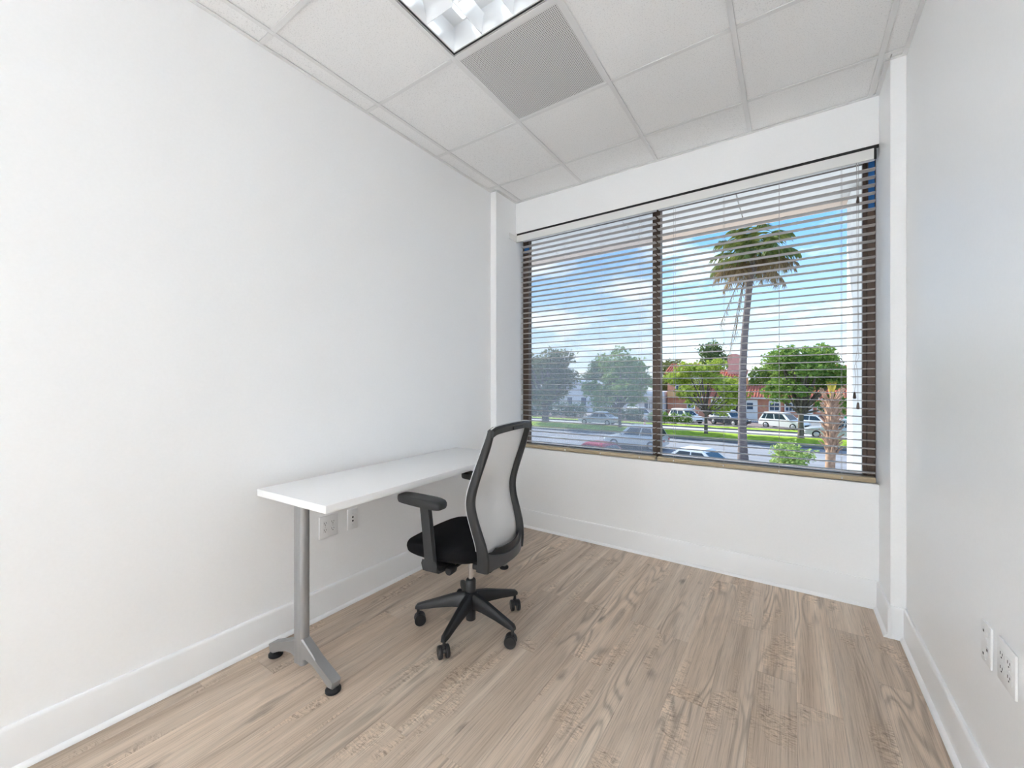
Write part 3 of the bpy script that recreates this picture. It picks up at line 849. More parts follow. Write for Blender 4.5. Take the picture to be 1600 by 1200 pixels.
sbox('fascia_board', -7.0, 7.0, 0.955, 1.21, -0.03, 0.031, M['fascia'], so, 0.004)
struct(sbox('ledge', -7.0, 5.0, YE + 0.002, 5.20, 0.30, 0.452, M['stucco'], None, 0.01))
struct(sbox('column', 0.500, 0.950, 5.21, 5.60, GZ, 3.24, M['stucco'], None, 0.008))

# ------------------------------------------------------------------ ground, roads, verges
M['ground'] = add_noise(mat('concrete_ground', (0.40, 0.40, 0.40), 0.9, spec=0.2), 0.6, 0.10)
M['road'] = add_noise(mat('asphalt_blue_grey', (0.27, 0.28, 0.31), 0.85, spec=0.2), 0.5, 0.12, 0, 6, (0.4, 3, 1))
M['road_far'] = add_noise(mat('concrete_road', (0.50, 0.49, 0.50), 0.85, spec=0.2), 0.5, 0.10, 0, 6, (0.4, 3, 1))
M['lot'] = add_noise(mat('brick_lot', (0.24, 0.19, 0.18), 0.9, spec=0.2), 1.5, 0.2)
M['kerb'] = add_noise(mat('kerb_concrete', (0.16, 0.16, 0.16), 0.9), 3, 0.2)
M['grass'] = add_noise(mat('lawn_grass', (0.30, 0.43, 0.045), 0.9, spec=0.1), 2.2, 0.35, 0.6, 8)
M['white_paint'] = mat('road_paint', (0.75, 0.75, 0.73), 0.7)
struct(sbox('ground', -140, 90, 5.7, 160, GZ - 0.4, GZ, M['ground']))
struct(sbox('road', -140, 90, 27.2, 37.5, GZ, GZ + 0.02, M['road']))
struct(sbox('road_far', -140, 90, 44.2, 47.8, GZ, GZ + 0.02, M['road_far']))
struct(sbox('parking_lot', -40, 60, 50.2, 60.0, GZ, GZ + 0.02, M['lot']))
struct(sbox('kerb_near', -140, 90, 37.5, 38.3, GZ, GZ + 0.14, M['kerb']))
struct(sbox('kerb_far', -140, 90, 48.3, 48.6, GZ, GZ + 0.12, M['kerb']))
def lawn(y0, y1, label):
    mb = MB(); bm = mb.bm
    nx, ny = 230, 6
    rows = [[bm.verts.new((-110 + 150 * i / nx, y0 + (y1 - y0) * j / ny, GZ + 0.10 + 0.10 * math.sin(math.pi * j / ny) + 0.03 * noise.noise((i * 0.7, j * 0.9, y0)))) for i in range(nx + 1)] for j in range(ny + 1)]
    for j in range(ny):
        for i in range(nx):
            bm.faces.new([rows[j][i], rows[j][i + 1], rows[j + 1][i + 1], rows[j + 1][i]])
    return tag(mb.build('lawn', M['grass'], None, True, 80), label, 'grass', kind='stuff')
lawn(38.3, 44.1, 'bright green grass strip between the two roadways')
lawn(48.6, 50.1, 'narrow green grass verge in front of the parked cars')
for i, xx in enumerate(range(-60, 12, 6)):
    sbox('lane_dash', xx, xx + 2.2, 32.4, 32.52, GZ + 0.021, GZ + 0.024, M['white_paint'], bpy.data.objects['road'])

# ------------------------------------------------------------------ foliage
def leaf_mat(name, c0, c1, c2):
    m = mat(name, c1, 0.6, spec=0.25); t = m.node_tree
    ge = N(t, 'ShaderNodeNewGeometry')
    t.links.new(ramp(t, ge.outputs['Random Per Island'], [(0.0, c0), (0.5, c1), (1.0, c2)]), bsdf(m).inputs['Base Color'])
    tl = N(t, 'ShaderNodeBsdfTranslucent'); tl.inputs[0].default_value = (*c2, 1)
    mi = N(t, 'ShaderNodeMixShader'); mi.inputs[0].default_value = 0.3
    t.links.new(bsdf(m).outputs[0], mi.inputs[1]); t.links.new(tl.outputs[0], mi.inputs[2]); t.links.new(mi.outputs[0], t.nodes['Material Output'].inputs[0])
    return m
M['leaf_lime'] = leaf_mat('lime_leaves', (0.13, 0.22, 0.03), (0.30, 0.42, 0.05), (0.50, 0.58, 0.10))
M['leaf_green'] = leaf_mat('green_leaves', (0.05, 0.13, 0.03), (0.14, 0.27, 0.05), (0.32, 0.45, 0.10))
M['leaf_dark'] = leaf_mat('dark_leaves', (0.03, 0.07, 0.025), (0.07, 0.14, 0.045), (0.16, 0.24, 0.07))
M['leaf_olive'] = leaf_mat('olive_leaves', (0.06, 0.09, 0.03), (0.13, 0.16, 0.05), (0.24, 0.26, 0.09))
M['leaf_pale'] = leaf_mat('pale_leaves', (0.16, 0.27, 0.08), (0.32, 0.46, 0.14), (0.50, 0.62, 0.22))
M['palm_green'] = leaf_mat('palm_leaflets', (0.07, 0.13, 0.04), (0.13, 0.20, 0.06), (0.28, 0.30, 0.08))
M['palm_dry'] = leaf_mat('dry_leaflets', (0.12, 0.08, 0.045), (0.24, 0.16, 0.09), (0.42, 0.31, 0.15))
M['palm_gold'] = leaf_mat('golden_leaflets', (0.35, 0.27, 0.04), (0.50, 0.38, 0.06), (0.60, 0.50, 0.10))
M['bark'] = add_noise(mat('grey_bark', (0.15, 0.125, 0.105), 0.95, spec=0.1), 6, 0.4, 0.6, 6, (1, 1, 0.3))
M['palm_bark'] = add_noise(mat('palm_bark', (0.19, 0.16, 0.155), 0.95, spec=0.1), 3, 0.35, 0.6, 6, (1, 1, 5))
M['boot'] = add_noise(mat('palm_boot', (0.42, 0.27, 0.19), 0.9, spec=0.1), 5, 0.35, 0.5)
def leaves_mesh(clumps, n, size, rng, flat=0.35):
    """small folded leaves spread through ellipsoid clumps, denser towards their surface"""
    vs, fs = [], []
    tot = sum(c[3] * c[4] * c[5] for c in clumps)
    for (cx, cy, cz, rx, ry, rz) in clumps:
        cnt = max(20, int(n * rx * ry * rz / tot))
        for _ in range(cnt):
            while True:
                d = Vector((rng.uniform(-1, 1), rng.uniform(-1, 1), rng.uniform(-1, 1)))
                if 0.05 < d.length < 1: break
            q = d.normalized() * (d.length ** 0.7) * rng.uniform(0.85, 1.0) * (1.0 + 0.65 * noise.noise(d.normalized() * 1.9 + Vector((cx, cy, cz))))
            p = Vector((cx + q.x * rx, cy + q.y * ry, cz + q.z * rz))
            nrm = (Vector((rng.gauss(0, 1), rng.gauss(0, 1), rng.gauss(0.8, 0.8)))).normalized()
            a = nrm.cross(Vector((rng.gauss(0, 1), rng.gauss(0, 1), rng.gauss(0, 1)))).normalized()
            b_ = nrm.cross(a)
            s_ = size * rng.uniform(0.6, 1.35)
            i = len(vs)
            vs += [p - a * s_, p + b_ * s_ * 0.55 + nrm * s_ * 0.2, p + a * s_, p - b_ * s_ * 0.55 + nrm * s_ * 0.2]
            fs += [(i, i + 1, i + 2), (i, i + 2, i + 3)]
    me = bpy.data.meshes.new('foliage'); me.from_pydata([tuple(v) for v in vs], [], fs); me.update()
    return me
def tree(name, label, cat, x, y, trunk_h, trunk_r, clumps, n, size, lm, seed, group=None, z0=GZ + 0.1):
    rng = random.Random(seed)
    r = tag(empty(name, (x, y, z0)), label, cat, group)
    top = max(c[2] for c in clumps)
    mb = MB()
    mb.tube([(0, 0, -0.02), (0, 0, 0.12), (rng.uniform(-.06, .06), 0, trunk_h * 0.5), (rng.uniform(-.1, .1), 0, trunk_h), (rng.uniform(-.2, .2), 0, trunk_h + (top - trunk_h) * 0.6)], [trunk_r * 1.35, trunk_r * 1.1, trunk_r * 0.95, trunk_r * 0.85, trunk_r * 0.3], 10)
    tk = mb.build('trunk', M['bark'], r, True, 60)
    for c in clumps:
        p1 = Vector((c[0], c[1], c[2])); p0 = Vector((0, 0, trunk_h * rng.uniform(0.8, 1.0)))
        mid = p0.lerp(p1, 0.5) + Vector((rng.uniform(-.2, .2), rng.uniform(-.2, .2), -0.15))
        MB().tube([p0, mid, p1], [trunk_r * 0.55, trunk_r * 0.35, trunk_r * 0.12], 6).build('branch', M['bark'], tk, True, 60)
    fo = link('foliage', leaves_mesh(clumps, n, size, rng), lm, r); fo['kind'] = 'stuff'
    return r
def clumpset(rng, n, w, d, z0, z1, r0, r1):
    out = []
    for k in range(n):
        a = 2 * math.pi * k / n + rng.uniform(-.3, .3); q = rng.uniform(0.35, 1.0)
        zz_ = rng.uniform(z0, z1); taper = 1.0 - 0.45 * max(0, (zz_ - (z0 + z1) / 2) / ((z1 - z0) / 2 + 1e-6))
        rr = rng.uniform(r0, r1)
        out.append((w * q * math.cos(a) * taper, d * q * math.sin(a) * taper, zz_, rr * 1.15, rr * 1.1, rr * 0.8))
    return out
rg = random.Random(3)
tree('street_tree', 'lime green street tree on the grass strip beside the tall palm', 'tree', -6.45, 41.4, 2.1, 0.15, clumpset(rg, 24, 3.2, 2.6, 2.4, 6.4, 0.6, 1.05), 6500, 0.17, M['leaf_lime'], 11, z0=GZ + 0.19)
tree('street_tree', 'broad green street tree on the grass strip behind the stubby palm', 'tree', 0.75, 42.6, 2.5, 0.22, clumpset(rg, 32, 3.6, 2.7, 3.0, 7.3, 0.65, 1.15), 8500, 0.17, M['leaf_green'], 12, z0=GZ + 0.19)
tree('street_tree', 'old olive tree with a thick trunk on the grass strip', 'tree', -24.67, 43.4, 2.2, 0.42, clumpset(rg, 32, 4.8, 3.0, 3.0, 8.2, 0.8, 1.4), 9000, 0.19, M['leaf_olive'], 13, z0=GZ + 0.19)
tree('street_tree', 'tall green street tree on the grass strip behind the silver moving wagon', 'tree', -15.1, 42.7, 2.2, 0.17, clumpset(rg, 28, 3.3, 2.6, 2.6, 8.2, 0.7, 1.3), 8000, 0.18, M['leaf_green'], 14, z0=GZ + 0.19)
for i, (x, y, h_, w_, lm, lab) in enumerate([
        (-10.3, 75.5, 12.4, 3.0, 'leaf_dark', 'round dark tree rising behind the salmon building tower'),
        (-17.5, 76.0, 10.2, 3.2, 'leaf_olive', 'olive tree behind the upper storey of the salmon building'),
        (-2.6, 76.0, 8.3, 3.2, 'leaf_green', 'green tree behind the salmon building next to its tower'),
        (3.8, 76.5, 9.8, 3.6, 'leaf_dark', 'dark tree behind the salmon building near the upper tiled roof'),
        (13.0, 79.0, 9.6, 3.4, 'leaf_green', 'green tree behind the far end of the salmon building'),
        (-27.0, 76.0, 9.0, 4.0, 'leaf_dark', 'dark tree between the grey-roofed house and the salmon building'),
        (-33.0, 80.0, 10.6, 4.4, 'leaf_dark', 'dark tree behind the grey-roofed house'),
        (-43.0, 76.0, 10.0, 4.6, 'leaf_olive', 'olive tree beyond the grey-roofed house')]):
    rr = random.Random(40 + i)
    tree('background_tree', lab, 'tree', x, y, h_ * 0.4, 0.25, clumpset(rr, 12, w_ * 0.75, w_ * 0.6, h_ * 0.42, h_ - 1.2, 1.2, 1.9), 3600, 0.26, M[lm], 60 + i, 'trees behind the houses', z0=GZ)
# hedges
def hedge(label, x0, x1, y, h_, lm, seed):
    rng = random.Random(seed)
    L = x1 - x0; k = max(2, int(L / 1.0))
    cl = [(-L / 2 + L * (i + 0.5) / k, rng.uniform(-.1, .1), h_ * rng.uniform(0.48, 0.56), L / k * 0.66, 0.55, h_ * 0.52) for i in range(k)]
    r = tag(empty('hedge', ((x0 + x1) / 2, y, GZ + 0.1)), label, 'hedge', 'clipped hedges along the car park')
    mb = MB()
    for c in cl:
        mb.tube([(c[0], 0, -0.08), (c[0], 0, h_ * 0.4), (c[0] + 0.1, 0.05, h_ * 0.7)], [0.05, 0.04, 0.02], 6)
    mb.build('stems', M['bark'], r, True)
    fo = link('foliage', leaves_mesh(cl, 700 * k, 0.10, rng), lm, r); fo['kind'] = 'stuff'
hedge('low green hedge in front of the white van-like wagon', -14.2, -9.4, 50.4, 1.3, M['leaf_green'], 81)
hedge('dark hedge beside the white canopy house', -21.4, -15.0, 50.6, 1.7, M['leaf_dark'], 82)
hedge('dark hedge in front of the grey-roofed house', -34.5, -22.6, 50.8, 2.1, M['leaf_dark'], 83)
# shrub below the window
tree('leafy_shrub', 'pale green leafy shrub beside the stubby palm', 'shrub', -0.06, 23.0, 0.5, 0.05, clumpset(random.Random(5), 11, 0.80, 0.7, 0.6, 1.7, 0.32, 0.52) + [(0.2, 0, 2.0, 0.22, 0.2, 0.3)], 2600, 0.085, M['leaf_pale'], 91, z0=GZ)

# ------------------------------------------------------------------ palms
def frond_mesh(L, rise, droop, nl, lw, ll, rng, hang):
    """midrib curve in local xz with leaflets to both sides"""
    vs, fs = [], []
    pts = []
    for k in range(15):
        q = k / 14
        pts.append(Vector((L * q * (1 - 0.18 * q * q), 0, rise * q * L - droop * L * q ** 2.2)))
    n = 5
    for k, p in enumerate(pts):
        rad = 0.045 * (1 - 0.85 * k / 14)
        for j in range(n):
            a = 2 * math.pi * j / n
            vs.append(p + Vector((0, rad * math.cos(a), rad * math.sin(a))))
    for k in range(14):
        for j in range(n):
            a, b_ = k * n + j, k * n + (j + 1) % n
            fs.append((a, b_, b_ + n, a + n))
    for k in range(nl):
        q = 0.14 + 0.85 * k / nl
        f_ = q * 14; i = int(f_); p = pts[i].lerp(pts[min(i + 1, 14)], f_ - i)
        tang = (pts[min(i + 1, 14)] - pts[max(i - 1, 0)]).normalized()
        for s_ in (-1, 1):
            l = ll * (0.45 + 0.75 * math.sin(math.pi * min(1, q * 0.95 + 0.08))) * rng.uniform(0.55, 1.35)
            d = (tang * 0.55 + Vector((0, s_, 0)) * rng.uniform(0.5, 0.9) + Vector((0, 0, -1)) * rng.uniform(hang * 0.4, hang)).normalized()
            e = p + d * l * 0.55; tip = e + (d + Vector((0, 0, -0.9 * hang))).normalized() * l * 0.45
            i0 = len(vs)
            wv_ = tang * lw
            vs += [p - wv_, p + wv_, e + wv_ * 0.9, e - wv_ * 0.9, tip]
            fs += [(i0, i0 + 1, i0 + 2, i0 + 3), (i0 + 3, i0 + 2, i0 + 4)]
    me = bpy.data.meshes.new('frond'); me.from_pydata([tuple(v) for v in vs], [], fs); me.update()
    return me
rng = random.Random(21)
palm = tag(empty('tall_palm', (-2.46, 29.5, GZ)), 'tall slender palm with shaggy crown and hanging dead fronds', 'palm tree')
tr_pts, tr_r = [], []
for k in range(60):
    q = k / 59
    tr_pts.append((0.20 * q + 0.32 * q ** 2.2 - 0.16 * math.sin(math.pi * q), 0, 12.55 * q - 0.02))
    tr_r.append((0.245 - 0.075 * q + 0.08 * math.exp(-q * 18)) * (1.0 + (0.06 if k % 2 else -0.02)))
MB().tube(tr_pts, tr_r, 14).build('trunk', M['palm_bark'], palm, True, 80)
ctop = Vector(tr_pts[-1])
protos = {}
def frond(parent, proto_key, args, az, loc, tilt=0, ma=None):
    if proto_key not in protos:
        me = frond_mesh(*args, random.Random(hash(proto_key) % 1000 if not isinstance(proto_key, int) else proto_key), args_hang[proto_key])
        me.materials.append(ma); protos[proto_key] = me
    o = link('frond', protos[proto_key], None, parent)
    o.location = loc; o.rotation_euler = (rng.uniform(-.25, .25), tilt, az)
    return o
args_hang = {1: 0.7, 2: 1.0, 3: 1.3, 4: 1.6, 5: 0.8}
for k in range(11):
    frond(palm, 1, (2.6, 1.15, 0.80, 44, 0.04, 0.75), 2 * math.pi * k / 11 + rng.uniform(-.2, .2), ctop + Vector((0, 0, 0.25)), R(rng.uniform(-12, 6)), M['palm_green'])
for k in range(15):
    frond(palm, 2, (3.0, 0.42, 0.50, 50, 0.028, 0.80), 2 * math.pi * k / 15 + rng.uniform(-.2, .2), ctop + Vector((0, 0, 0.05)), R(rng.uniform(-10, 10)), M['palm_green'])
for k in range(17):
    frond(palm, 3, (2.8, 0.02, 0.36, 50, 0.024, 0.72), 2 * math.pi * k / 17 + rng.uniform(-.2, .2), ctop + Vector((0, 0, -0.10)), R(rng.uniform(-12, 24)), M['palm_dry'])
for k in range(2):
    frond(palm, 5, (2.5, 0.35, 0.60, 34, 0.035, 0.50), R(172 + 14 * k), ctop + Vector((0, 0, 0.0)), R(-4), M['palm_gold'])
# dead fronds hanging below the crown
for (dx, dz, az) in ((-1.55, -3.6, 0.0), (-0.75, -4.6, 0.5), (-1.05, -5.6, -0.4)):
    p0 = ctop + Vector((-0.22, -0.10, -0.35))
    mb = MB()
    path = [p0 + Vector((dx * q ** 0.8, -0.25 * q, dz * q)) for q in (0, .15, .3, .5, .7, .85, 1)]
    mb.tube(path, [0.035, 0.03, 0.026, 0.022, 0.016, 0.010, 0.004], 5)
    for k in range(34):
        q = 0.25 + 0.75 * k / 34; f_ = q * 6; i = min(5, int(f_)); p = path[i].lerp(path[i + 1], f_ - i)
        e = p + Vector((rng.uniform(-.16, .16), rng.uniform(-.1, .1), -rng.uniform(.25, .55)))
        mb.quad(p + Vector((-.012, 0, 0)), p + Vector((.012, 0, 0)), e + Vector((.008, 0, 0)), e + Vector((-.008, 0, 0)))
    mb.build('dead_frond', M['palm_dry'], palm)
for k in range(10):
    a = 2 * math.pi * k / 10
    c_, s_ = math.cos(a), math.sin(a)
    MB().tube([ctop + Vector((0.16 * c_, 0.16 * s_, -0.75)), ctop + Vector((0.24 * c_, 0.24 * s_, -0.45)), ctop + Vector((0.40 * c_, 0.40 * s_, -0.05))], [0.07, 0.09, 0.05], 6).build('leaf_base', M['palm_bark'], palm, True)

stub = tag(empty('stubby_palm', (1.60, 25.0, GZ)), 'short thick palm trunk covered in cut leaf stubs', 'palm tree')
MB().tube([(0, 0, -0.02), (0.0, 0, 0.8), (0.03, 0, 1.8), (0.05, 0, 2.8), (0.06, 0, 3.7), (0.06, 0, 4.1)], [0.24, 0.20, 0.20, 0.23, 0.22, 0.12], 14).build('trunk', M['boot'], stub, True, 60)
for k in range(58):
    z = 1.5 + 2.6 * k / 58; a = k * 2.399
    c_, s_ = math.cos(a), math.sin(a); lean = 0.20 + 0.05 * rng.random()
    MB().tube([(0.05 + 0.18 * c_, 0.18 * s_, z - 0.05), (0.05 + 0.27 * c_, 0.27 * s_, z + 0.14), (0.05 + (0.27 + lean) * c_, (0.27 + lean) * s_, z + 0.36)], [0.075, 0.050, 0.022], 5).build('leaf_stub', M['boot'], stub, True)
for k in range(12):
    a = k * 2.399 + 0.4; c_, s_ = math.cos(a), math.sin(a); l = rng.uniform(0.55, 1.0)
    MB().tube([(0.06 + 0.08 * c_, 0.08 * s_, 3.75), (0.06 + 0.22 * c_, 0.22 * s_, 4.1), (0.06 + (0.20 + 0.42 * l) * c_, (0.20 + 0.42 * l) * s_, 4.0 + l * 0.75)], [0.05, 0.035, 0.02], 5).build('leaf_stub', M['boot'], stub, True)
for k in range(5):
    a = k * 1.257; c_, s_ = math.cos(a), math.sin(a)
    mb = MB()
    for q in range(-4, 5):
        b_ = a + q * 0.17
        mb.quad((0.06, 0, 4.05), (0.06 + 0.11 * math.cos(b_ - 0.07), 0.11 * math.sin(b_ - 0.07), 4.45), (0.06 + 0.22 * math.cos(b_), 0.22 * math.sin(b_), 4.95), (0.06 + 0.11 * math.cos(b_ + 0.07), 0.11 * math.sin(b_ + 0.07), 4.45))
    mb.build('young_frond', M['palm_gold'], stub)

# ------------------------------------------------------------------ buildings
M['salmon'] = add_noise(mat('salmon_stucco', (0.62, 0.30, 0.205), 0.9, spec=0.15), 2.5, 0.10, 0.2)
M['tan_wall'] = add_noise(mat('tan_stucco', (0.66, 0.40, 0.20), 0.9, spec=0.15), 2.5, 0.08)
M['pink'] = add_noise(mat('pink_stucco', (0.72, 0.36, 0.32), 0.9, spec=0.15), 2.5, 0.08)
M['clay'] = add_noise(mat('clay_tiles', (0.40, 0.13, 0.085), 0.85, spec=0.2), 3, 0.3)
M['fwhite'] = mat('facade_white', (0.82, 0.81, 0.79), 0.7)
M['fglass'] = mat('facade_glass', (0.05, 0.08, 0.13), 0.15)
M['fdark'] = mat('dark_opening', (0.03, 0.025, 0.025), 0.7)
M['roof_grey'] = add_noise(mat('grey_roof', (0.55, 0.60, 0.68), 0.7), 3, 0.08)
M['house_white'] = add_noise(mat('house_white', (0.66, 0.68, 0.72), 0.85), 2, 0.05)
B = tag(empty('salmon_building', (-2.0, 62.0, GZ)), 'long salmon stucco building with red clay tiled roof and white windows', 'building')
OX = -2.0
def bx(name, x0, x1, y0, y1, z0, z1, ma, parent=B, bev=0.0):
    """coordinates: world x, metres behind the facade, height above ground"""
    return MB().box(x0 - OX, x1 - OX, y0, y1, z0, z1, bev, 1).build(name, ma, parent)
bx('wall', -14.8, 13.0, 0.0, 9.0, 0, 3.0, M['salmon'])
bx('fascia', -12.2, 13.2, -0.62, -0.50, 2.86, 3.06, M['fwhite'])
def tiled_roof(x0, x1, y0, y1, z0, z1, parent=B):
    """sloping roof of half-round clay tile rows"""
    rf = MB().prism([(y0, z0), (y1, z1), (y1, z1 - 0.12), (y0, z0 - 0.12)], x0 - OX, x1 - OX, 'x').build('roof', M['clay'], parent)
    mb = MB(); k = 0
    x_ = x0 + 0.2
    while x_ < x1:
        mb.tube([(x_ - OX, y0 - 0.02, z0 + 0.02), (x_ - OX, y1, z1 + 0.02)], 0.085, 6)
        x_ += 0.34
    mb.build('tile_rows', M['clay'], rf, True)['kind'] = 'stuff'
    return rf
tiled_roof(-12.2, 13.2, -0.55, 3.4, 3.08, 4.55)
bx('upper_wall', -14.8, -11.6, 0.05, 9.0, 3.0, 6.3, M['salmon'])
tiled_roof(-15.2, -11.2, -0.4, 4.0, 6.35, 7.9)
bx('upper_wall', -11.6, -5.2, 3.4, 9.0, 3.0, 5.8, M['tan_wall'])
tiled_roof(-11.6, -5.0, 3.0, 6.0, 5.85, 6.9)
bx('upper_wall', 3.0, 13.0, 3.4, 9.0, 3.0, 6.0, M['salmon'])
tiled_roof(2.7, 13.3, 3.0, 6.0, 6.05, 7.2)
tw = bx('tower', -7.45, -5.80, 4.0, 5.6, 3.0, 8.6, M['pink'])
MB().prism([(-7.55 - OX, 8.6), (-7.3 - OX, 8.95), (-6.9 - OX, 9.12), (-6.35 - OX, 9.12), (-5.95 - OX, 8.95), (-5.70 - OX, 8.6)], 3.95, 5.65, 'y').build('tower_cap', M['pink'], tw, True, 40)
bx('balcony', -14.6, -12.0, -0.9, 0.05, 2.85, 3.05, M['tan_wall']); bx('balcony_parapet', -14.6, -12.0, -0.98, -0.9, 2.85, 3.75, M['tan_wall'])
def window(x0, x1, z0, z1, y=-0.06, nx=3, nz=2, parent=B):
    w_ = bx('window', x0 - 0.14, x1 + 0.14, y, 0.0 if y > -0.5 else y + 0.06, z0 - 0.14, z1 + 0.14, M['fwhite'], parent)
    bx('pane', x0, x1, y - 0.012, y - 0.002, z0, z1, M['fglass'], w_)
    for i in range(1, nx):
        xx = x0 + (x1 - x0) * i / nx; bx('glazing_bar', xx - 0.03, xx + 0.03, y - 0.03, y - 0.013, z0, z1, M['fwhite'], w_)
    for i in range(1, nz):
        zz_ = z0 + (z1 - z0) * i / nz; bx('glazing_bar', x0, x1, y - 0.03, y - 0.013, zz_ - 0.03, zz_ + 0.03, M['fwhite'], w_)
    return w_
wa = window(-2.15, -1.15, 1.45, 2.35, nx=2)
MB().prism([(-2.29 - OX, 2.49), (-2.2 - OX, 2.7), (-1.95 - OX, 2.86), (-1.65 - OX, 2.9), (-1.35 - OX, 2.86), (-1.1 - OX, 2.7), (-1.01 - OX, 2.49)], -0.06, 0.0, 'y').build('window_arch', M['fwhite'], wa)
window(-0.45, 0.55, 1.45, 2.35); window(2.85, 3.95, 1.50, 2.40); window(7.0, 8.0, 1.5, 2.4)
window(-12.0, -11.2, 1.4, 2.5, nx=2); window(-13.6, -12.9, 4.0, 5.2, y=-0.01, nx=2)
dr = bx('door', 1.10, 1.72, -0.08, 0.0, 0.05, 2.45, M['fwhite']); bx('pane', 1.18, 1.64, -0.10, -0.081, 0.25, 2.35, M['fglass'], dr); bx('door_surround', 1.75, 2.30, -0.10, 0.0, 0.0, 2.6, M['fwhite'])
bx('plaque', -2.95, -2.65, -0.05, 0.0, 1.75, 2.15, M['tan_wall'])
po = bx('porch', -9.0, -3.5, -0.25, 0.0, 0.0, 2.75, M['fwhite'])
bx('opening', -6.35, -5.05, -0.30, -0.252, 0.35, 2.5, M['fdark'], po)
window(-7.6, -6.8, 1.5, 2.35, y=-0.31, nx=1, parent=po); window(-4.7, -4.0, 1.5, 2.35, y=-0.31, nx=1, parent=po)
bx('porch_rail', -9.0, -6.5, -1.25, -1.18, 1.02, 1.10, M['fwhite'], po); bx('porch_rail', -4.9, -3.5, -1.25, -1.18, 1.02, 1.10, M['fwhite'], po)
xx = -9.0
while xx < -3.5:
    if not (-6.5 < xx < -4.9): bx('baluster', xx, xx + 0.07, -1.24, -1.19, 0.0, 1.02, M['fwhite'], po)
    xx += 0.26
for xx in (-0.75, 2.45, 4.6):
    bx('downpipe', xx, xx + 0.08, -0.08, 0.0, 0.0, 2.9, M['clay'])

H = tag(empty('grey_roof_house', (-31.0, 66.0, GZ)), 'low white house with pale grey gabled roof behind the hedge', 'house')
MB().box(-5.8, 5.8, 0, 9, 0, 3.3).build('wall', M['house_white'], H)
MB().prism([(-6.6, 3.3), (0.0, 5.5), (6.6, 3.3), (6.6, 3.1), (0, 5.25), (-6.6, 3.1)], -0.6, 9.4, 'y').build('roof', M['roof_grey'], H)
MB().prism([(-5.8, 3.3), (5.8, 3.3), (0, 5.2)], 0.0, 0.1, 'y').build('gable', M['house_white'], H)
for xx in (-4.0, -1.5, 1.2, 3.6):
    w_ = MB().box(xx - 0.6, xx + 0.6, -0.06, 0.0, 1.0, 2.6).build('window', M['fwhite'], H)
    MB().box(xx - 0.48, xx + 0.48, -0.08, -0.061, 1.12, 2.48).build('pane', M['fglass'], w_)
H = tag(empty('canopy_house', (-17.0, 59.5, GZ)), 'small pale house with white flat porch canopy on posts', 'house')
MB().box(-3.6, 2.0, 1.4, 8, 0, 3.4).build('wall', M['house_white'], H)
MB().box(-1.4, 2.0, -0.4, 1.4, 2.65, 3.05).build('canopy', M['fwhite'], H)
MB().box(-3.9, 2.0, 1.1, 8.3, 3.4, 3.7).build('roof', M['roof_grey'], H)
for xx in (-1.3, 0.2, 1.8):
    MB().box(xx, xx + 0.12, -0.3, -0.18, 0, 2.65).build('post', M['fwhite'], H)
for xx in (-2.6, -0.4, 1.0):
    w_ = MB().box(xx - 0.5, xx + 0.5, 1.34, 1.4, 0.9, 2.3).build('window', M['fwhite'], H)
    MB().box(xx - 0.4, xx + 0.4, 1.32, 1.339, 1.0, 2.2).build('pane', M['fglass'], w_)

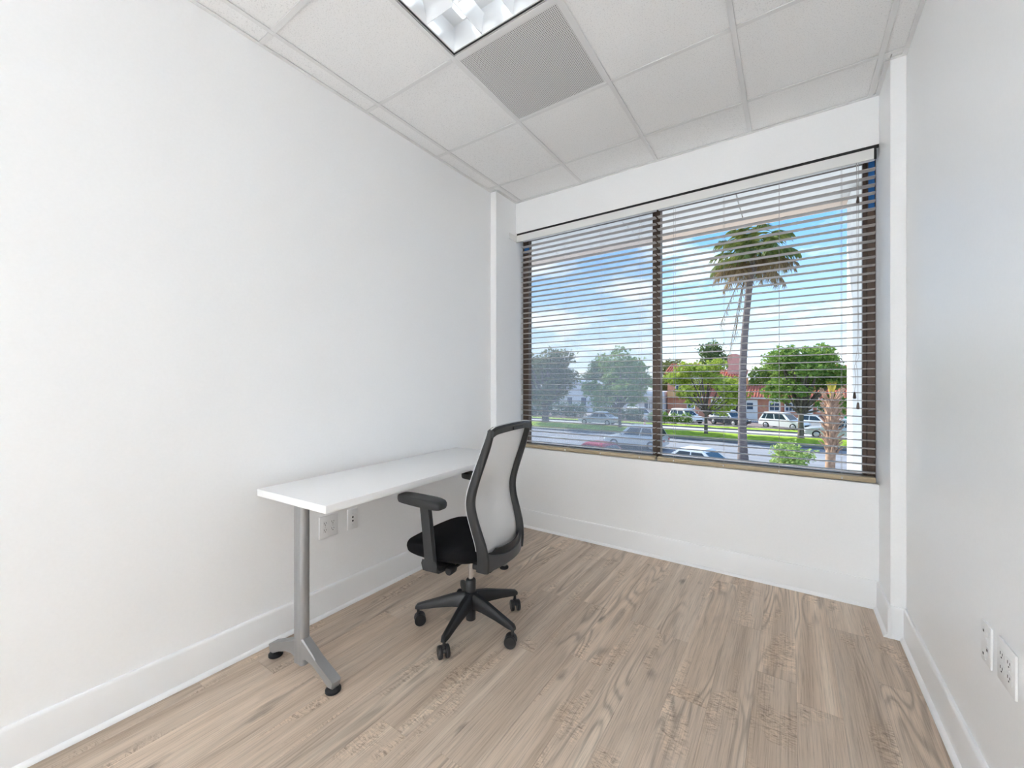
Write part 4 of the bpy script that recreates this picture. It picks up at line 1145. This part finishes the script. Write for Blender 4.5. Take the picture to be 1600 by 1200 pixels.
# ------------------------------------------------------------------ cars (local +x is forward)
M['car_white'] = mat('car_white', (0.80, 0.80, 0.80), 0.25)
M['car_silver'] = mat('car_silver', (0.52, 0.55, 0.58), 0.3, 0.4)
M['car_dark'] = mat('car_dark', (0.035, 0.040, 0.050), 0.25)
M['car_red'] = mat('car_red', (0.35, 0.03, 0.04), 0.3)
M['car_glass'] = mat('car_glass', (0.03, 0.045, 0.06), 0.08)
M['tyre'] = mat('tyre', (0.02, 0.02, 0.02), 0.8)
M['hub'] = mat('hubcap', (0.5, 0.5, 0.52), 0.35, 0.7)
M['tail'] = mat('tail_lamp', (0.45, 0.02, 0.02), 0.3)
M['head'] = mat('head_lamp', (0.75, 0.77, 0.8), 0.15)
def car(label, x, y, rz, paint, style, roof_paint=None, group=None, z=GZ + 0.02):
    suv = style == 'suv'
    L, W, Hh = (4.5, 1.84, 1.68) if suv else (4.6, 1.80, 1.46)
    r = tag(empty('car', (x, y, z), rz), label, 'car', group)
    hl = L / 2
    belt = 0.98 if suv else 0.90
    prof = [(-hl + 0.03, 0.36), (-hl, 0.55), (-hl + 0.03, belt - 0.10), (-hl + 0.16, belt), (hl - 1.25, belt), (hl - 0.45, belt - 0.10), (hl - 0.10, belt - 0.26), (hl, 0.55), (hl - 0.05, 0.34), (hl - 0.5, 0.24), (-hl + 0.5, 0.24)]
    rings = []
    for yy, sc_ in ((-W / 2, 0.94), (-W / 2 + 0.05, 0.985), (-W / 2 + 0.16, 1.0), (W / 2 - 0.16, 1.0), (W / 2 - 0.05, 0.985), (W / 2, 0.94)):
        rings.append([(p[0] * sc_, yy, 0.6 + (p[1] - 0.6) * (sc_ if sc_ > 0.95 else 0.90)) for p in prof])
    MB().rings(rings).build('body', M[paint], r, True, 40)
    xf0, xr0 = hl - 1.20, (-hl + 0.12 if suv else -hl + 0.55)
    xf1, xr1 = (hl - 1.95, -hl + 0.50) if suv else (hl - 2.05, -hl + 1.35)
    wb, wr = W / 2 - 0.06, W / 2 - 0.24
    def ring(q):
        fx = xf0 + (xf1 - xf0) * q; rx = xr0 + (xr1 - xr0) * q; ww = wb + (wr - wb) * q; zz_ = belt - 0.02 + (Hh - belt + 0.02) * q
        return [(fx, -ww, zz_), (fx, ww, zz_), (rx, ww, zz_), (rx, -ww, zz_)]
    top = ring(1.0); lid = [(p[0] * 0.94 + (xf1 + xr1) / 2 * 0.06, p[1] * 0.88, Hh + 0.045) for p in top]
    MB().rings([ring(0.0), ring(0.5), ring(0.93), top, lid]).build('cabin', M[roof_paint or paint], r, True, 30)
    def face(i, j, u0, u1, v0, v1, name, off=0.012):
        a0, b0, a1, b1 = Vector(ring(0)[i]), Vector(ring(0)[j]), Vector(ring(1)[i]), Vector(ring(1)[j])
        def P(u, v): return a0.lerp(b0, u).lerp(a1.lerp(b1, u), v)
        nn = (b0 - a0).cross(a1 - a0).normalized()
        cen = P(0.5, 0.5); ctr = Vector(((xf0 + xr0) / 2, 0, cen.z))
        if nn.dot(cen - ctr) < 0: nn = -nn
        c4 = [P(u0, v0), P(u1, v0), P(u1, v1), P(u0, v1)]
        MB().rings([[p - nn * 0.01 for p in c4], [p + nn * off for p in c4]]).build(name, M['car_glass'], r)
    face(0, 1, 0.07, 0.93, 0.08, 0.90, 'windshield'); face(2, 3, 0.09, 0.91, 0.12, 0.86, 'rear_window')
    for i, j, fl in ((1, 2, False), (3, 0, True)):
        segs = ((0.10, 0.47), (0.51, 0.78), (0.81, 0.94)) if suv else ((0.12, 0.50), (0.54, 0.90))
        for u0, u1 in segs:
            if fl: u0, u1 = 1 - u1, 1 - u0
            face(i, j, u0, u1, 0.10, 0.84, 'side_window')
    for xx in (hl - 0.88, -hl + 0.86):
        for s_ in (-1, 1):
            wr_ = 0.34 if suv else 0.31
            w_ = MB().lathe([(wr_ * 0.6, s_ * (W / 2 - 0.20)), (wr_, s_ * (W / 2 - 0.19)), (wr_, s_ * (W / 2 - 0.005)), (wr_ * 0.92, s_ * (W / 2 + 0.012)), (wr_ * 0.68, s_ * (W / 2 + 0.010))], 18, (xx, 0, wr_), 'y').build('wheel', M['tyre'], r, True, 40)
            MB().lathe([(wr_ * 0.66, s_ * (W / 2 + 0.002)), (wr_ * 0.62, s_ * (W / 2 + 0.014)), (wr_ * 0.12, s_ * (W / 2 + 0.022))], 14, (xx, 0, wr_), 'y').build('hubcap', M['hub'], w_, True, 40)
    for s_ in (-1, 1):
        MB().box(hl - 0.22, hl - 0.045, s_ * 0.62 - 0.17, s_ * 0.62 + 0.17, 0.62, 0.74, 0.02, 1).build('headlamp', M['head'], r)
        MB().box(-hl - 0.010, -hl + 0.12, s_ * 0.70 - 0.12, s_ * 0.70 + 0.12, 0.66, 0.84, 0.02, 1).build('taillamp', M['tail'], r)
        MB().box(xf0 - 0.28, xf0 - 0.12, s_ * (W / 2 + 0.06) - 0.08, s_ * (W / 2 + 0.06) + 0.08, belt + 0.02, belt + 0.15, 0.03, 1).build('mirror', M[paint], r)
    MB().box(hl - 0.06, hl + 0.012, -0.45, 0.45, 0.40, 0.56, 0.02, 1).build('grille', M['tyre'], r)
    return r
car('white hatchback parked facing the palm trunk in the brick lot', -0.55, 52.6, R(-28), 'car_white', 'suv')
car('tall white wagon parked behind the low green hedge', -10.6, 53.6, R(-38), 'car_white', 'suv')
car('black car with white rear parked beside the tall white wagon', -5.9, 53.6, R(-35), 'car_dark', 'suv', 'car_white')
car('white saloon parked behind the silver car near the stubby palm', 2.3, 54.6, R(-20), 'car_white', 'saloon')
car('silver wagon driving on the far road behind the stubby palm', 3.3, 46.0, R(180), 'car_silver', 'suv')
car('white saloon parked in the near lot below the window', -4.35, 22.9, R(166), 'car_white', 'saloon', z=GZ)
car('white saloon roof beside the leafy shrub in the near lot', -1.45, 19.3, R(168), 'car_white', 'saloon', z=GZ)
car('silver wagon driving on the near road below the tall street tree', -9.6, 30.6, R(180), 'car_silver', 'suv')
car('silver saloon driving on the far road beside the street tree', -18.9, 46.0, R(180), 'car_silver', 'saloon')
car('white wagon parked in front of the canopy house', -16.3, 53.6, R(-35), 'car_white', 'suv')
car('white car with red roof parked in the near lot', -9.3, 22.0, R(170), 'car_white', 'saloon', 'car_red', z=GZ)
car('white saloon parked beyond the dark hedge by the grey-roofed house', -28.8, 56.5, R(-30), 'car_white', 'saloon')
car('white wagon parked beyond the thick olive trunk', -35.6, 56.5, R(-30), 'car_white', 'suv')

# small street things
r = tag(empty('traffic_cone', (-13.7, 46.9, GZ + 0.02)), 'small red traffic cone beside the far road', 'traffic cone')
M['cone'] = mat('cone_red', (0.60, 0.06, 0.03), 0.6)
MB().box(-0.2, 0.2, -0.2, 0.2, 0, 0.04).build('base', M['tyre'], r)
MB().lathe([(0.16, 0.04), (0.10, 0.35), (0.03, 0.75)], 12).build('cone', M['cone'], r, True)
MB().lathe([(0.112, 0.30), (0.088, 0.44)], 12).build('stripe', M['fwhite'], r, True)
r = tag(empty('screen_panel', (5.9, 50.6, GZ + 0.02)), 'green fabric screen panel on posts beside the parked cars', 'fence panel')
M['green_screen'] = add_noise(mat('green_fabric', (0.03, 0.36, 0.20), 0.8), 4, 0.15)
MB().box(-1.6, 1.6, -0.03, 0.03, 0.12, 1.7).build('fabric', M['green_screen'], r)
for xx in (-1.63, 1.57):
    MB().box(xx, xx + 0.06, -0.05, 0.05, 0.0, 1.8).build('post', M['hub'], r)
